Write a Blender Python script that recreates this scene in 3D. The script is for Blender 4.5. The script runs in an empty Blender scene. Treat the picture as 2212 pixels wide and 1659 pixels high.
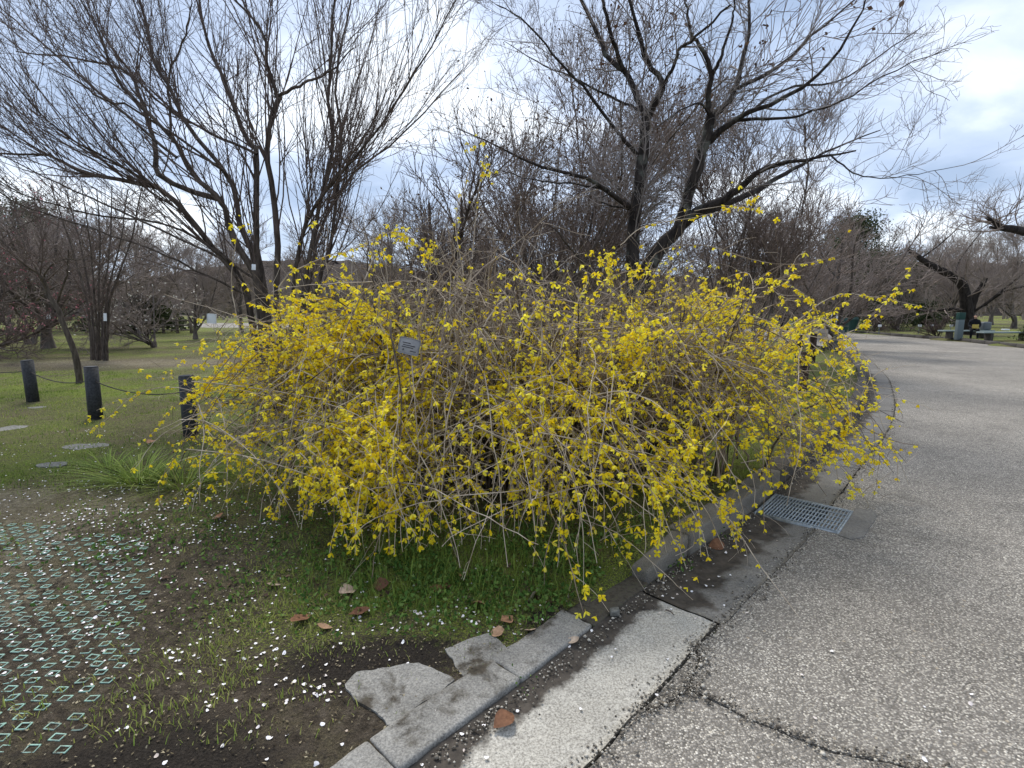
import bpy, bmesh, math
import numpy as np
from mathutils import Vector, Matrix
rng = np.random.default_rng(7)
SC = bpy.context.scene
COL = SC.collection

# ------------------------------------------------------------------ camera
FOC, CX, CY, HZ, CAMH = 1097.2, 1106.0, 829.5, 672.0, 1.55
PIT = math.atan((CY - HZ) / FOC)
cam = bpy.data.cameras.new('camera'); cam_o = bpy.data.objects.new('camera', cam); COL.objects.link(cam_o)
cam.sensor_width = 36.0; cam.lens = 36.0 * FOC / 2212.0
cam.clip_start = 0.05; cam.clip_end = 2000
cam_o.location = (0, 0, CAMH); cam_o.rotation_euler = (math.pi/2 - PIT, 0, 0)
SC.camera = cam_o

# ------------------------------------------------------------------ sky, sun, exposure
SUN_EL, SUN_AZ = math.radians(56), math.radians(-25)      # azimuth from +Y, clockwise
w = bpy.data.worlds.new('World'); SC.world = w; w.use_nodes = True
wn, wl = w.node_tree.nodes, w.node_tree.links
wn.clear()
def W(t, **k):
    n = wn.new(t)
    for a, b in k.items(): setattr(n, a, b)
    return n
out = W('ShaderNodeOutputWorld'); sky = W('ShaderNodeTexSky', sky_type='NISHITA')
sky.sun_disc = False; sky.sun_elevation = SUN_EL; sky.sun_rotation = SUN_AZ
b1 = W('ShaderNodeBackground'); b1.inputs[1].default_value = 0.11; wl.new(sky.outputs[0], b1.inputs[0])
tc = W('ShaderNodeTexCoord'); sep = W('ShaderNodeSeparateXYZ'); wl.new(tc.outputs['Generated'], sep.inputs[0])
ab = W('ShaderNodeMath', operation='ABSOLUTE'); wl.new(sep.outputs[2], ab.inputs[0])
ad = W('ShaderNodeMath', operation='ADD'); wl.new(ab.outputs[0], ad.inputs[0]); ad.inputs[1].default_value = 0.22
dx = W('ShaderNodeMath', operation='DIVIDE'); dy = W('ShaderNodeMath', operation='DIVIDE')
for d_, i in ((dx, 0), (dy, 1)):
    wl.new(sep.outputs[i], d_.inputs[0]); wl.new(ad.outputs[0], d_.inputs[1])
cmb = W('ShaderNodeCombineXYZ'); wl.new(dx.outputs[0], cmb.inputs[0]); wl.new(dy.outputs[0], cmb.inputs[1])
cmb.inputs[2].default_value = 8.2
n1 = W('ShaderNodeTexNoise'); n1.inputs['Scale'].default_value = 1.5; n1.inputs['Detail'].default_value = 7
n1.inputs['Roughness'].default_value = 0.52; n1.inputs['Distortion'].default_value = 0.35
wl.new(cmb.outputs[0], n1.inputs['Vector'])
rp = W('ShaderNodeValToRGB'); wl.new(n1.outputs[0], rp.inputs[0])
e = rp.color_ramp.elements
e[0].position = 0.33; e[0].color = (0.33, 0.42, 0.58, 1)
e[1].position = 0.74; e[1].color = (.95, .985, 1.02, 1)
m = e.new(0.51); m.color = (0.53, 0.62, 0.79, 1)
m = e.new(0.62); m.color = (0.82, 0.88, 0.96, 1)
b2 = W('ShaderNodeBackground'); b2.inputs[1].default_value = 0.57; wl.new(rp.outputs[0], b2.inputs[0])
mx = W('ShaderNodeMixShader'); mx.inputs[0].default_value = 0.9
wl.new(b1.outputs[0], mx.inputs[1]); wl.new(b2.outputs[0], mx.inputs[2]); wl.new(mx.outputs[0], out.inputs[0])
sun = bpy.data.lights.new('sun', 'SUN'); sun.energy = 1.5; sun.angle = math.radians(18); sun.color = (1, 0.95, 0.87)
sun_o = bpy.data.objects.new('sun', sun); COL.objects.link(sun_o)
sd = Vector((math.sin(SUN_AZ)*math.cos(SUN_EL), math.cos(SUN_AZ)*math.cos(SUN_EL), math.sin(SUN_EL)))
sun_o.rotation_euler = sd.to_track_quat('Z', 'Y').to_euler(); sun_o.location = (0, 0, 30)
SC.view_settings.view_transform = 'Standard'; SC.view_settings.look = 'None'
SC.view_settings.exposure = 1.25; SC.view_settings.gamma = 1.0
SC.cycles.max_bounces = 6; SC.cycles.diffuse_bounces = 3; SC.cycles.transparent_max_bounces = 8

# ------------------------------------------------------------------ helpers
cP, sP = math.cos(PIT), math.sin(PIT)
def ray(vx, vy):
    a, b = (vx - CX)/FOC, -(vy - CY)/FOC
    return np.array([a, cP + b*sP, -sP + b*cP])
def G(vx, vy, z=0.0):                      # where a sight line meets the level z
    d = ray(vx, vy); return np.array([0, 0, CAMH]) + d*((z - CAMH)/d[2])
def P(vx, vy, Y):                          # a sight line at world distance Y
    d = ray(vx, vy); return np.array([0, 0, CAMH]) + d*(Y/d[1])
def U(a, b, n=None): return rng.uniform(a, b, n)
def nrm(a): return a/np.maximum(np.linalg.norm(a, axis=-1, keepdims=True), 1e-9)
def sstep(a, b, x):
    t = np.clip((x-a)/(b-a), 0, 1); return t*t*(3-2*t)
_perm = np.random.default_rng(3).random((256, 256))
def vnoise(x, y):
    x = np.asarray(x, float); y = np.asarray(y, float)
    xi, yi = np.floor(x).astype(int), np.floor(y).astype(int); fx, fy = x-xi, y-yi
    fx = fx*fx*(3-2*fx); fy = fy*fy*(3-2*fy)
    g = lambda i, j: _perm[i & 255, j & 255]
    return (g(xi, yi)*(1-fx)+g(xi+1, yi)*fx)*(1-fy)+(g(xi, yi+1)*(1-fx)+g(xi+1, yi+1)*fx)*fy
def fbm(x, y, o=4):
    s, a, t = 0, 0.5, 0
    for k in range(o):
        s = s + a*vnoise(x*2**k+17*k, y*2**k+9*k); t += a; a *= 0.5
    return s/t

def mesh(name, V, F, mats=None, smooth=False, attrs=None, midx=None):
    V = np.asarray(V, np.float32).reshape(-1, 3); F = np.asarray(F, np.int32)
    me = bpy.data.meshes.new(name); n, k = F.shape
    me.vertices.add(len(V)); me.vertices.foreach_set('co', V.ravel())
    me.loops.add(n*k); me.loops.foreach_set('vertex_index', F.ravel())
    me.polygons.add(n); me.polygons.foreach_set('loop_start', np.arange(0, n*k, k, dtype=np.int32))
    me.polygons.foreach_set('loop_total', np.full(n, k, np.int32))
    if smooth: me.polygons.foreach_set('use_smooth', np.ones(n, bool))
    for mt in (mats if isinstance(mats, (list, tuple)) else [mats]):
        if mt: me.materials.append(mt)
    if midx is not None: me.polygons.foreach_set('material_index', np.asarray(midx, np.int32))
    for an, av in (attrs or {}).items():
        at = me.attributes.new(an, 'FLOAT', 'POINT'); at.data.foreach_set('value', np.asarray(av, np.float32))
    me.update(calc_edges=True); me.validate()
    return me
def tag(o, label=None, cat=None, group=None, kind=None):
    if label: o['label'] = label
    if cat: o['category'] = cat
    if group: o['group'] = group
    if kind: o['kind'] = kind
    return o
def link(name, me, parent=None, **k):
    o = bpy.data.objects.new(name, me); COL.objects.link(o)
    if parent: o.parent = parent
    return tag(o, **k)
def thing(name, loc, label, cat, group=None, rz=0):
    o = bpy.data.objects.new(name, None); COL.objects.link(o); o.location = tuple(loc); o.rotation_euler = (0, 0, rz)
    o.empty_display_size = 0.1
    return tag(o, label, cat, group)
def part(name, V, F, mat, root, smooth=False, attrs=None, kind=None):   # world-space coordinates under a thing at root.location
    V = np.asarray(V, float).reshape(-1, 3) - np.array(root.location)
    return link(name, mesh(name, V, F, mat, smooth, attrs), root, kind=kind)
def tubes(Pn, R, S=3):
    Pn = np.asarray(Pn, float); R = np.asarray(R, float)
    N, K, _ = Pn.shape
    T = nrm(np.gradient(Pn, axis=1))
    mean = nrm(Pn[:, -1]-Pn[:, 0]); ref = np.where(np.abs(mean[:, 2:3]) > 0.8, np.array([[1., 0, 0]]), np.array([[0, 0, 1.]]))
    A = nrm(np.cross(T, ref[:, None, :])); B = np.cross(T, A)
    th = np.arange(S)*2*np.pi/S
    V = Pn[:, :, None]+R[:, :, None, None]*(A[:, :, None]*np.cos(th)[None, None, :, None]+B[:, :, None]*np.sin(th)[None, None, :, None])
    base = (np.arange(N)*K*S)[:, None, None]+(np.arange(K-1)*S)[None, :, None]
    j = np.arange(S)[None, None, :]; j2 = (j+1) % S
    F = np.stack([base+j, base+j2, base+S+j2, base+S+j], -1).reshape(-1, 4)
    return V.reshape(-1, 3), F
def join(parts):
    Vs, Fs, o = [], [], 0
    for V, F in parts:
        Vs.append(np.asarray(V, float).reshape(-1, 3)); Fs.append(np.asarray(F)+o); o += len(Vs[-1])
    return np.concatenate(Vs), np.concatenate(Fs)
def spline(pts, n):
    pts = np.asarray(pts, float); q = np.concatenate([[2*pts[0]-pts[1]], pts, [2*pts[-1]-pts[-2]]])
    m_ = len(pts)-1; t = np.linspace(0, m_-1e-6, n); i = t.astype(int); f = (t-i)[:, None]
    a, b, c, d = q[i], q[i+1], q[i+2], q[i+3]
    return .5*(2*b+(c-a)*f+(2*a-5*b+4*c-d)*f**2+(3*b-a-3*c+d)*f**3)
def grow(Pp, Rp, n, t0, t1, ang, L, K, rs, rmin, up=0.0, wig=0.1, droop=0.0, rmax=9, tpow=1.0, wlen=True, g=None, flat=0.0):
    """children of a set of parent polylines: vectorised branching"""
    g = g or rng
    N, Kp, _ = Pp.shape
    ln = np.linalg.norm(np.diff(Pp, axis=1), axis=2).sum(1)
    pr = ln/ln.sum() if wlen else np.full(N, 1/N)
    idx = g.choice(N, n, p=pr); t = t0+(t1-t0)*g.random(n)**tpow
    f = t*(Kp-1); i = np.minimum(f.astype(int), Kp-2); fr = (f-i)[:, None]
    p = Pp[idx, i]*(1-fr)+Pp[idx, i+1]*fr; T = nrm(Pp[idx, i+1]-Pp[idx, i])
    r = Rp[idx, i]*(1-fr[:, 0])+Rp[idx, i+1]*fr[:, 0]
    a = np.radians(np.clip(g.normal(ang[0], ang[1], n), 8, 120))
    q = nrm(np.cross(T, g.normal(size=(n, 3))))
    d = nrm(T*np.cos(a)[:, None]+q*np.sin(a)[:, None]); d[:, 2] *= (1-flat)
    d[:, 2] += up; d = nrm(d)
    l = g.uniform(L[0], L[1], n)*(1-0.45*t)
    out_ = np.empty((n, K, 3)); out_[:, 0] = p
    for k in range(1, K):
        d = d+g.normal(size=(n, 3))*wig; d[:, 2] += up*0.4-droop*k/K; d = nrm(d)
        out_[:, k] = out_[:, k-1]+d*(l/(K-1))[:, None]
    r0 = np.clip(r*rs, rmin, rmax); s = np.linspace(1, 0, K)[None, :]
    return out_, rmin*0.7+(r0[:, None]-rmin*0.7)*s**0.8
def box(cx, cy, cz, sx, sy, sz):
    V = np.array([[x, y, z] for z in (-.5, .5) for y in (-.5, .5) for x in (-.5, .5)])*[sx, sy, sz]+[cx, cy, cz]
    F = np.array([[0, 2, 3, 1], [4, 5, 7, 6], [0, 1, 5, 4], [2, 6, 7, 3], [0, 4, 6, 2], [1, 3, 7, 5]])
    return V, F
def bevelled(name, V, F, mat, bev=0.01, seg=2, parent=None, smooth=False):
    me = mesh(name, V, F, mat); bm = bmesh.new(); bm.from_mesh(me)
    bmesh.ops.bevel(bm, geom=bm.edges[:], offset=bev, segments=seg, affect='EDGES', profile=.6)
    if smooth:
        for f_ in bm.faces: f_.smooth = True
    bm.to_mesh(me); bm.free(); return link(name, me, parent)
def cyl(p0, p1, r0, r1, S=10, cap=True):
    V, F = tubes(np.array([[p0, p1]], float), np.array([[r0, r1]]), S)
    if cap:
        V = np.concatenate([V, [p0, p1]]); n = len(V)
        F4 = list(F)+[[(k+1) % S, k, n-2, n-2] for k in range(S)]+[[S+k, S+(k+1) % S, n-1, n-1] for k in range(S)]
        return V, np.array(F4)
    return V, F
def part_cap(name, VF, mat, root, smooth=False):            # tolerates triangles written as quads
    V, F = VF; V = np.asarray(V)-np.array(root.location)
    me = bpy.data.meshes.new(name); me.from_pydata([tuple(v) for v in V], [], [list(dict.fromkeys(f)) for f in np.asarray(F).tolist()])
    me.materials.append(mat); me.update()
    if smooth: me.polygons.foreach_set('use_smooth', [len(p.vertices) == 4 for p in me.polygons])
    return link(name, me, root)

# ------------------------------------------------------------------ materials
class MB:
    def __init__(s, name, rough=0.85, spec=0.2):
        s.m = bpy.data.materials.new(name); s.m.use_nodes = True; s.t = s.m.node_tree; s.n = s.t.nodes; s.l = s.t.links
        s.b = s.n['Principled BSDF']; s.b.inputs['Roughness'].default_value = rough
        s.b.inputs['Specular IOR Level'].default_value = spec
        s.tc = s.n.new('ShaderNodeTexCoord'); s.obj = s.tc.outputs['Object']
        s.geo = s.n.new('ShaderNodeNewGeometry').outputs['Position']
    def noise(s, scale, det=4, rough=.55, dist=0, vec=None):
        n = s.n.new('ShaderNodeTexNoise'); n.inputs['Scale'].default_value = scale; n.inputs['Detail'].default_value = det
        n.inputs['Roughness'].default_value = rough; n.inputs['Distortion'].default_value = dist
        s.l.new(vec or s.geo, n.inputs['Vector']); return n.outputs[0]
    def voro(s, scale, out='Color', feat='F1', vec=None, rand=1.0):
        n = s.n.new('ShaderNodeTexVoronoi'); n.feature = feat; n.inputs['Scale'].default_value = scale
        n.inputs['Randomness'].default_value = rand
        s.l.new(vec or s.geo, n.inputs['Vector']); return n.outputs[out]
    def ramp(s, x, stops, interp='LINEAR'):
        r = s.n.new('ShaderNodeValToRGB'); r.color_ramp.interpolation = interp; el = r.color_ramp.elements
        for i, (p_, c) in enumerate(stops):
            q = el[i] if i < 2 else el.new(p_)
            q.position = p_; c = c if isinstance(c, (tuple, list)) else (c, c, c); q.color = (*c[:3], 1)
        s.l.new(x, r.inputs[0]); return r.outputs[0]
    def mix(s, f, a, b, mode='MIX'):
        m_ = s.n.new('ShaderNodeMix'); m_.data_type = 'RGBA'; m_.blend_type = mode
        for v, i in ((f, 0), (a, 6), (b, 7)):
            if isinstance(v, (int, float)): m_.inputs[i].default_value = v if i == 0 else (v, v, v, 1)
            elif isinstance(v, tuple): m_.inputs[i].default_value = (*v[:3], 1)
            else: s.l.new(v, m_.inputs[i])
        return m_.outputs[2]
    def math(s, op, a, b=0.0):
        m_ = s.n.new('ShaderNodeMath'); m_.operation = op
        for i, v in enumerate((a, b)):
            if isinstance(v, (int, float)): m_.inputs[i].default_value = v
            else: s.l.new(v, m_.inputs[i])
        return m_.outputs[0]
    def attr(s, name):
        a = s.n.new('ShaderNodeAttribute'); a.attribute_name = name; return a.outputs['Fac']
    def objrand(s): return s.n.new('ShaderNodeObjectInfo').outputs['Random']
    def col(s, c):
        if isinstance(c, tuple): s.b.inputs['Base Color'].default_value = (*c, 1)
        else: s.l.new(c, s.b.inputs['Base Color'])
        return s
    def bump(s, hgt, st=0.5, dist=0.01):
        b = s.n.new('ShaderNodeBump'); b.inputs['Strength'].default_value = st; b.inputs['Distance'].default_value = dist
        s.l.new(hgt, b.inputs['Height']); s.l.new(b.outputs[0], s.b.inputs['Normal']); return s
    def translucent(s, c, fac):
        t = s.n.new('ShaderNodeBsdfTranslucent'); mxs = s.n.new('ShaderNodeMixShader'); mxs.inputs[0].default_value = fac
        if isinstance(c, tuple): t.inputs[0].default_value = (*c, 1)
        else: s.l.new(c, t.inputs[0])
        o = s.n['Material Output']; s.l.new(s.b.outputs[0], mxs.inputs[1]); s.l.new(t.outputs[0], mxs.inputs[2])
        s.l.new(mxs.outputs[0], o.inputs[0]); return s
def bark(name, c0, c1, scale=14, lich=None):
    m_ = MB(name, .9, .15); v = m_.n.new('ShaderNodeMapping'); v.inputs['Scale'].default_value = (1, 1, .25); m_.l.new(m_.geo, v.inputs[0])
    nz = m_.noise(scale, 6, .65, .4, v.outputs[0]); c = m_.ramp(nz, [(.32, c0), (.68, c1)])
    if lich: c = m_.mix(m_.ramp(m_.noise(5, 3, .5), [(.56, 0.), (.66, 1.)]), c, lich)
    m_.col(c).bump(nz, .7, .02); return m_.m
M_bark_dog = bark('dogwood_bark', (.012, .010, .009), (.06, .05, .044), 16, (.10, .10, .085))
M_bark_left = bark('shrub_bark', (.03, .024, .02), (.15, .12, .10), 18)
M_bark_dark = bark('cherry_bark', (.012, .010, .009), (.06, .05, .045), 10)
M_bark_far = bark('far_bark', (.06, .05, .044), (.18, .152, .135), 5)
M_twig_grey = MB('grey_twig', .85, .2).col((.25, .22, .205)).m
M_twig_brown = MB('brown_twig', .85, .2).col((.13, .098, .083)).m
M_twig_oak = MB('oak_twig', .9, .1).col((.21, .162, .135)).m
M_twig_far = MB('far_twig', .9, .1).col((.27, .222, .195)).m
def cane_mat(name, a, b):
    m_ = MB(name, .75, .25); c = m_.ramp(m_.noise(9, 3), [(.3, a), (.7, b)])
    m_.col(c).bump(m_.noise(220, 2), .2, .002); return m_.m
M_cane = cane_mat('forsythia_cane', (.14, .10, .07), (.42, .34, .25))
M_cane_old = cane_mat('old_cane', (.035, .027, .021), (.12, .09, .07))
M_ftwig = cane_mat('forsythia_twig', (.30, .24, .17), (.62, .53, .42))
M_ftwig2 = cane_mat('forsythia_brown_twig', (.12, .09, .068), (.33, .26, .195))
def flower_mat():
    m_ = MB('forsythia_petal', .55, .25); r = m_.attr('rnd'); d = m_.objrand()
    c = m_.ramp(m_.math('FRACT', m_.math('ADD', r, d)), [(0, (.94, .71, .013)), (.5, (.97, .82, .028)), (1, (.98, .89, .10))])
    m_.col(c).translucent(c, .5); return m_.m
M_flower = flower_mat()
M_calyx = MB('flower_calyx', .8).col((.30, .22, .05)).m

def ground_mat():
    m_ = MB('ground', .95, .1)
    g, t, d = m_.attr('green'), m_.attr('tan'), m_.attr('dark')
    n1, n2, n3 = m_.noise(3.2, 6, .6), m_.noise(24, 5, .65), m_.noise(95, 4, .7)
    soil = m_.ramp(n2, [(.3, (.045, .036, .027)), (.55, (.12, .097, .072)), (.75, (.25, .205, .155))])
    tan = m_.ramp(n2, [(.3, (.13, .11, .072)), (.7, (.36, .31, .22))])
    moss = m_.ramp(n3, [(.3, (.055, .08, .015)), (.52, (.19, .245, .045)), (.75, (.42, .42, .11))])
    straw = m_.ramp(n3, [(.35, (.10, .085, .05)), (.7, (.26, .22, .13))])
    c = m_.mix(m_.ramp(m_.math('ADD', t, m_.math('MULTIPLY', m_.math('SUBTRACT', n2, .5), 1.1)), [(.35, 0.), (.65, 1.)]), soil, tan)
    c = m_.mix(m_.ramp(m_.math('ADD', m_.math('MULTIPLY', g, .8), m_.math('MULTIPLY', m_.math('SUBTRACT', n3, .5), 1.6)), [(.40, 0.), (.62, 1.)]), c, moss)
    c = m_.mix(m_.ramp(m_.noise(2.4, 8, .72), [(.50, 0.), (.62, .75)]), c, straw)
    c = m_.mix(1.0, c, m_.ramp(m_.noise(260, 3, .7), [(.3, .45), (.7, 1.45)]), 'MULTIPLY')
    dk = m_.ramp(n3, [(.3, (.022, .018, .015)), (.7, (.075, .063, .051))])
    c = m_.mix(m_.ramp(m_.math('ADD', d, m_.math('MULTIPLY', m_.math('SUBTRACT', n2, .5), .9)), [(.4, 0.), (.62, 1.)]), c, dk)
    m_.col(c).bump(m_.math('ADD', n3, n2), 1.0, .035); return m_.m
def road_mat():
    m_ = MB('road_asphalt', .85, .25)
    v1, v2 = m_.voro(125), m_.voro(125, 'Distance')
    n1, n2 = m_.noise(.55, 5, .6), m_.noise(7, 4, .6)
    sel = m_.n.new('ShaderNodeSeparateColor'); m_.l.new(v1, sel.inputs[0])
    peb = m_.ramp(sel.outputs[0], [(0, (.15, .136, .118)), (.5, (.30, .275, .24)), (.78, (.43, .395, .34)), (.93, (.56, .52, .44)), (1, (.76, .71, .62))])
    mort = m_.ramp(n2, [(.3, (.11, .10, .086)), (.7, (.21, .19, .163))])
    c = m_.mix(m_.ramp(v2, [(.42, 0.), (.70, 1.)]), peb, mort)
    v3 = m_.voro(38); s3 = m_.n.new('ShaderNodeSeparateColor'); m_.l.new(v3, s3.inputs[0])
    d3 = m_.voro(38, 'Distance')
    big = m_.math('MULTIPLY', m_.ramp(s3.outputs[1], [(.89, 0.), (.91, 1.)]), m_.ramp(d3, [(.22, 1.), (.34, 0.)]))
    c = m_.mix(big, c, m_.mix(s3.outputs[0], (.55, .52, .46), (.36, .30, .22)))
    c = m_.mix(1.0, c, m_.ramp(n1, [(.25, .66), (.75, 1.2)]), 'MULTIPLY')
    c = m_.mix(m_.ramp(m_.noise(1.7, 7, .68, .6), [(.56, 0.), (.72, .42)]), c, (.075, .066, .054))
    m_.col(c).bump(m_.math('ADD', m_.math('SUBTRACT', 1.0, v2), big), .8, .006); return m_.m
def conc_mat(name, lo, hi, dirt_attr=None, grit=150):
    m_ = MB(name, .9, .2); n1, n2, n3 = m_.noise(2.2, 5, .6), m_.noise(grit, 3, .7), m_.noise(14, 5, .65)
    c = m_.ramp(n2, [(.32, lo), (.66, hi)])
    c = m_.mix(1.0, c, m_.ramp(n1, [(.25, .7), (.75, 1.12)]), 'MULTIPLY')
    if dirt_attr:
        dirt = m_.ramp(n3, [(.3, (.035, .030, .025)), (.7, (.10, .085, .07))])
        k = m_.math('ADD', m_.attr(dirt_attr), m_.math('MULTIPLY', m_.math('SUBTRACT', m_.noise(5, 6, .6), .5), .9))
        c = m_.mix(m_.ramp(k, [(.47, 0.), (.60, 1.)]), c, dirt)
    m_.col(c).bump(n2, .6, .004); return m_.m
M_ground, M_road = ground_mat(), road_mat()
M_gutter = conc_mat('gutter_concrete', (.20, .185, .16), (.60, .57, .50), 'dirt', 120)
M_gutter_old = conc_mat('weathered_gutter', (.13, .122, .11), (.26, .245, .22), 'dirt', 90)
M_kerb = conc_mat('kerb_concrete', (.12, .112, .098), (.27, .25, .215))
M_kerb_pale = MB('worn_kerb_stone', .92, .15)
_c = M_kerb_pale.mix(1.0, M_kerb_pale.ramp(M_kerb_pale.noise(120, 3, .7), [(.3, (.15, .145, .135)), (.68, (.40, .385, .35))]), M_kerb_pale.ramp(M_kerb_pale.noise(4, 5, .6), [(.25, .62), (.75, 1.1)]), 'MULTIPLY')
_d = M_kerb_pale.ramp(M_kerb_pale.noise(30, 5, .7), [(.3, (.03, .026, .02)), (.6, (.08, .068, .052)), (.75, (.06, .075, .025))])
M_kerb_pale.col(M_kerb_pale.mix(M_kerb_pale.ramp(M_kerb_pale.noise(3.4, 7, .66, .3), [(.53, 0.), (.63, 1.)]), _c, _d)).bump(M_kerb_pale.noise(70, 5, .7), .7, .008); M_kerb_pale = M_kerb_pale.m
M_kerb_dark = conc_mat('dark_kerb', (.05, .045, .04), (.12, .11, .10))
def foliage(name, a, b, c, trans=.25):
    m_ = MB(name, .7, .2); k = m_.ramp(m_.attr('rnd'), [(0, a), (.55, b), (1, c)]); m_.col(k).translucent(k, trans); return m_.m
M_grass = foliage('grass_blade', (.08, .135, .022), (.23, .31, .055), (.48, .46, .14))
M_weed = foliage('weed_leaf', (.04, .095, .018), (.10, .19, .035), (.21, .30, .08))
M_ever = foliage('evergreen_needle', (.02, .03, .013), (.05, .065, .026), (.11, .12, .055), .1)
M_dryleaf = foliage('clinging_dry_leaf', (.05, .028, .02), (.10, .058, .038), (.17, .11, .075), .2)
M_pink = foliage('pink_blossom', (.25, .06, .09), (.45, .13, .17), (.65, .30, .34), .3)
M_white = foliage('white_blossom', (.55, .52, .45), (.75, .73, .64), (.85, .84, .78), .3)
M_leaf = MB('fallen_leaf', .8, .2)
M_leaf.col(M_leaf.mix(1.0, M_leaf.ramp(M_leaf.objrand(), [(0, (.13, .06, .035)), (.4, (.30, .15, .08)), (.75, (.38, .24, .15)), (1, (.45, .36, .28))]),
           M_leaf.ramp(M_leaf.noise(60, 3), [(.3, .6), (.7, 1.15)]), 'MULTIPLY')); M_leaf = M_leaf.m
M_petal = MB('fallen_petal', .6, .3); M_petal.col(M_petal.ramp(M_petal.objrand(), [(0, (.45, .36, .28)), (.15, (.68, .60, .56)), (.4, (.80, .77, .77)), (1, (.85, .83, .83))])); M_petal = M_petal.m
M_mint = MB('mint_plastic', .5, .4); M_mint.col(M_mint.mix(M_mint.ramp(M_mint.noise(30, 4), [(.45, 0.), (.7, .85)]), (.32, .52, .43), (.14, .12, .095))); M_mint = M_mint.m
M_bollard = MB('bollard_plastic', .7, .3); M_bollard.col(M_bollard.ramp(M_bollard.noise(40, 4), [(.3, (.018, .019, .021)), (.7, (.05, .052, .056))])).bump(M_bollard.noise(60, 3), .3, .004); M_bollard = M_bollard.m
M_rope = MB('rope', .9).col((.05, .045, .04)).m
M_plate = MB('label_plate', .45, .5); M_plate.col(M_plate.ramp(M_plate.noise(30, 3), [(.3, (.24, .24, .245)), (.7, (.33, .33, .33))])); M_plate = M_plate.m
M_ink = MB('dark_ink', .7).col((.06, .06, .065)).m
M_tagw = MB('white_tag', .6, .3).col((.78, .80, .82)).m
M_steel = MB('galvanised_steel', .5, .5); M_steel.b.inputs['Metallic'].default_value = .55
M_steel.col(M_steel.ramp(M_steel.noise(35, 4), [(.3, (.22, .25, .27)), (.7, (.42, .46, .48))])); M_steel = M_steel.m
M_pit = MB('drain_pit', .95).col((.02, .018, .016)).m
M_wood = bark('weathered_wood', (.10, .08, .06), (.24, .20, .16), 12)
M_darkwood = bark('dark_wood', (.02, .014, .011), (.07, .045, .035), 10)
M_stone = conc_mat('flat_stone', (.10, .10, .088), (.24, .235, .21), None, 40)
M_bin = MB('grey_bin_plastic', .5, .4).col((.11, .125, .135)).m
M_gbin = MB('green_bin_plastic', .6, .3).col((.014, .05, .042)).m
M_beige = MB('beige_board', .7).col((.42, .36, .29)).m
M_post = MB('grey_post', .6, .3).col((.12, .15, .16)).m
M_bench = MB('bench_slab', .6, .3).col((.24, .29, .29)).m
M_hill = MB('wooded_hill', 1.0, 0.0); M_hill.col(M_hill.ramp(M_hill.noise(.25, 6, .7), [(.3, (.045, .038, .034)), (.6, (.095, .08, .072)), (.8, (.06, .065, .04))])); M_hill = M_hill.m

# ------------------------------------------------------------------ ground, road, kerbs
KERB = spline([(-6.0, -4.6), (-4.4, -2.85), (-3.0, -1.32), (-2.0, -.25), (-1.3, .50), (-.75, 1.10), (-.28, 1.62), (.02, 1.92), (.46, 2.38), (1.0, 2.93), (1.8, 3.72), (2.7, 4.70), (3.62, 5.72),
               (4.45, 6.62), (5.55, 7.96), (6.95, 9.87), (8.75, 12.54), (11.2, 16.8), (12.6, 20.5), (12.8, 24.5), (11.4, 29), (7, 34), (-4, 40), (-40, 50)], 2400)
FARK = spline([(14, -16), (16, 0), (18.8, 12), (21.65, 21.47), (23.1, 26.1), (23.9, 30.8), (24.4, 37.5), (22.5, 45), (14, 53), (-4, 59), (-40, 68)], 500)
def arclen(p): return np.concatenate([[0], np.cumsum(np.linalg.norm(np.diff(p, axis=0), axis=1))])
KS = arclen(KERB)
def kat(s):                                     # point and unit tangent on the kerb line
    p = np.array([np.interp(s, KS, KERB[:, 0]), np.interp(s, KS, KERB[:, 1])])
    q = np.array([np.interp(s+.02, KS, KERB[:, 0]), np.interp(s+.02, KS, KERB[:, 1])]); t = (q-p)/np.linalg.norm(q-p)
    return p, t
def s_of(x, y): return KS[np.argmin((KERB[:, 0]-x)**2+(KERB[:, 1]-y)**2)]
def offset(p, d):                               # to the right of travel = towards the road
    t = nrm(np.gradient(p, axis=0)); return p+d*np.stack([t[:, 1], -t[:, 0]], 1)
def inside(px, py, poly):
    c = np.zeros(px.shape, bool); n = len(poly); j = n-1
    for i in range(n):
        xi, yi = poly[i]; xj, yj = poly[j]
        if yi != yj: c ^= ((yi > py) != (yj > py)) & (px < (xj-xi)*(py-yi)/(yj-yi)+xi)
        j = i
    return c
road_bed = np.concatenate([offset(KERB, -.10)[::14], offset(FARK, .06)[::-1][::6]])
def verge_z(x, y):
    return .012+.118*sstep(2.45, 3.35, y+0.12*np.minimum(x, 0)*0+0.25*np.maximum(x-.3, 0))
def axis(a, b, fine, lo, hi, gr=1.07):
    c = list(np.arange(a, b, fine)); s, v = fine, a
    L = []
    while v > lo: s *= gr; v -= s; L.append(v)
    s, v = fine, c[-1]
    while v < hi: s *= gr; v += s; c.append(v)
    return np.array(L[::-1]+c)
gx, gy = axis(-5, 6, .05, -700, 700), axis(1.0, 9, .05, -60, 900)
X, Y = np.meshgrid(gx, gy); ins = inside(X.ravel(), Y.ravel(), road_bed).reshape(X.shape)
near = np.exp(-((X/9)**2+((Y-4)/9)**2))
Zg = verge_z(X, Y)+(fbm(X*2.1, Y*2.1)-.5)*.05*sstep(1.4, 3.2, Y)+(fbm(X*9, Y*9)-.5)*.018
Zg = np.where(ins, -.08, Zg)
Zg = np.where(ins & (np.hypot(X-2.27, Y-3.77) < .47), -.6, Zg)     # the drain's shaft
def gauss(x0, y0, sx, sy): return np.exp(-((X-x0)/sx)**2-((Y-y0)/sy)**2)
nz1, nz2 = fbm(X*.9+5, Y*.9), fbm(X*2.6, Y*2.6+3)
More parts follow.
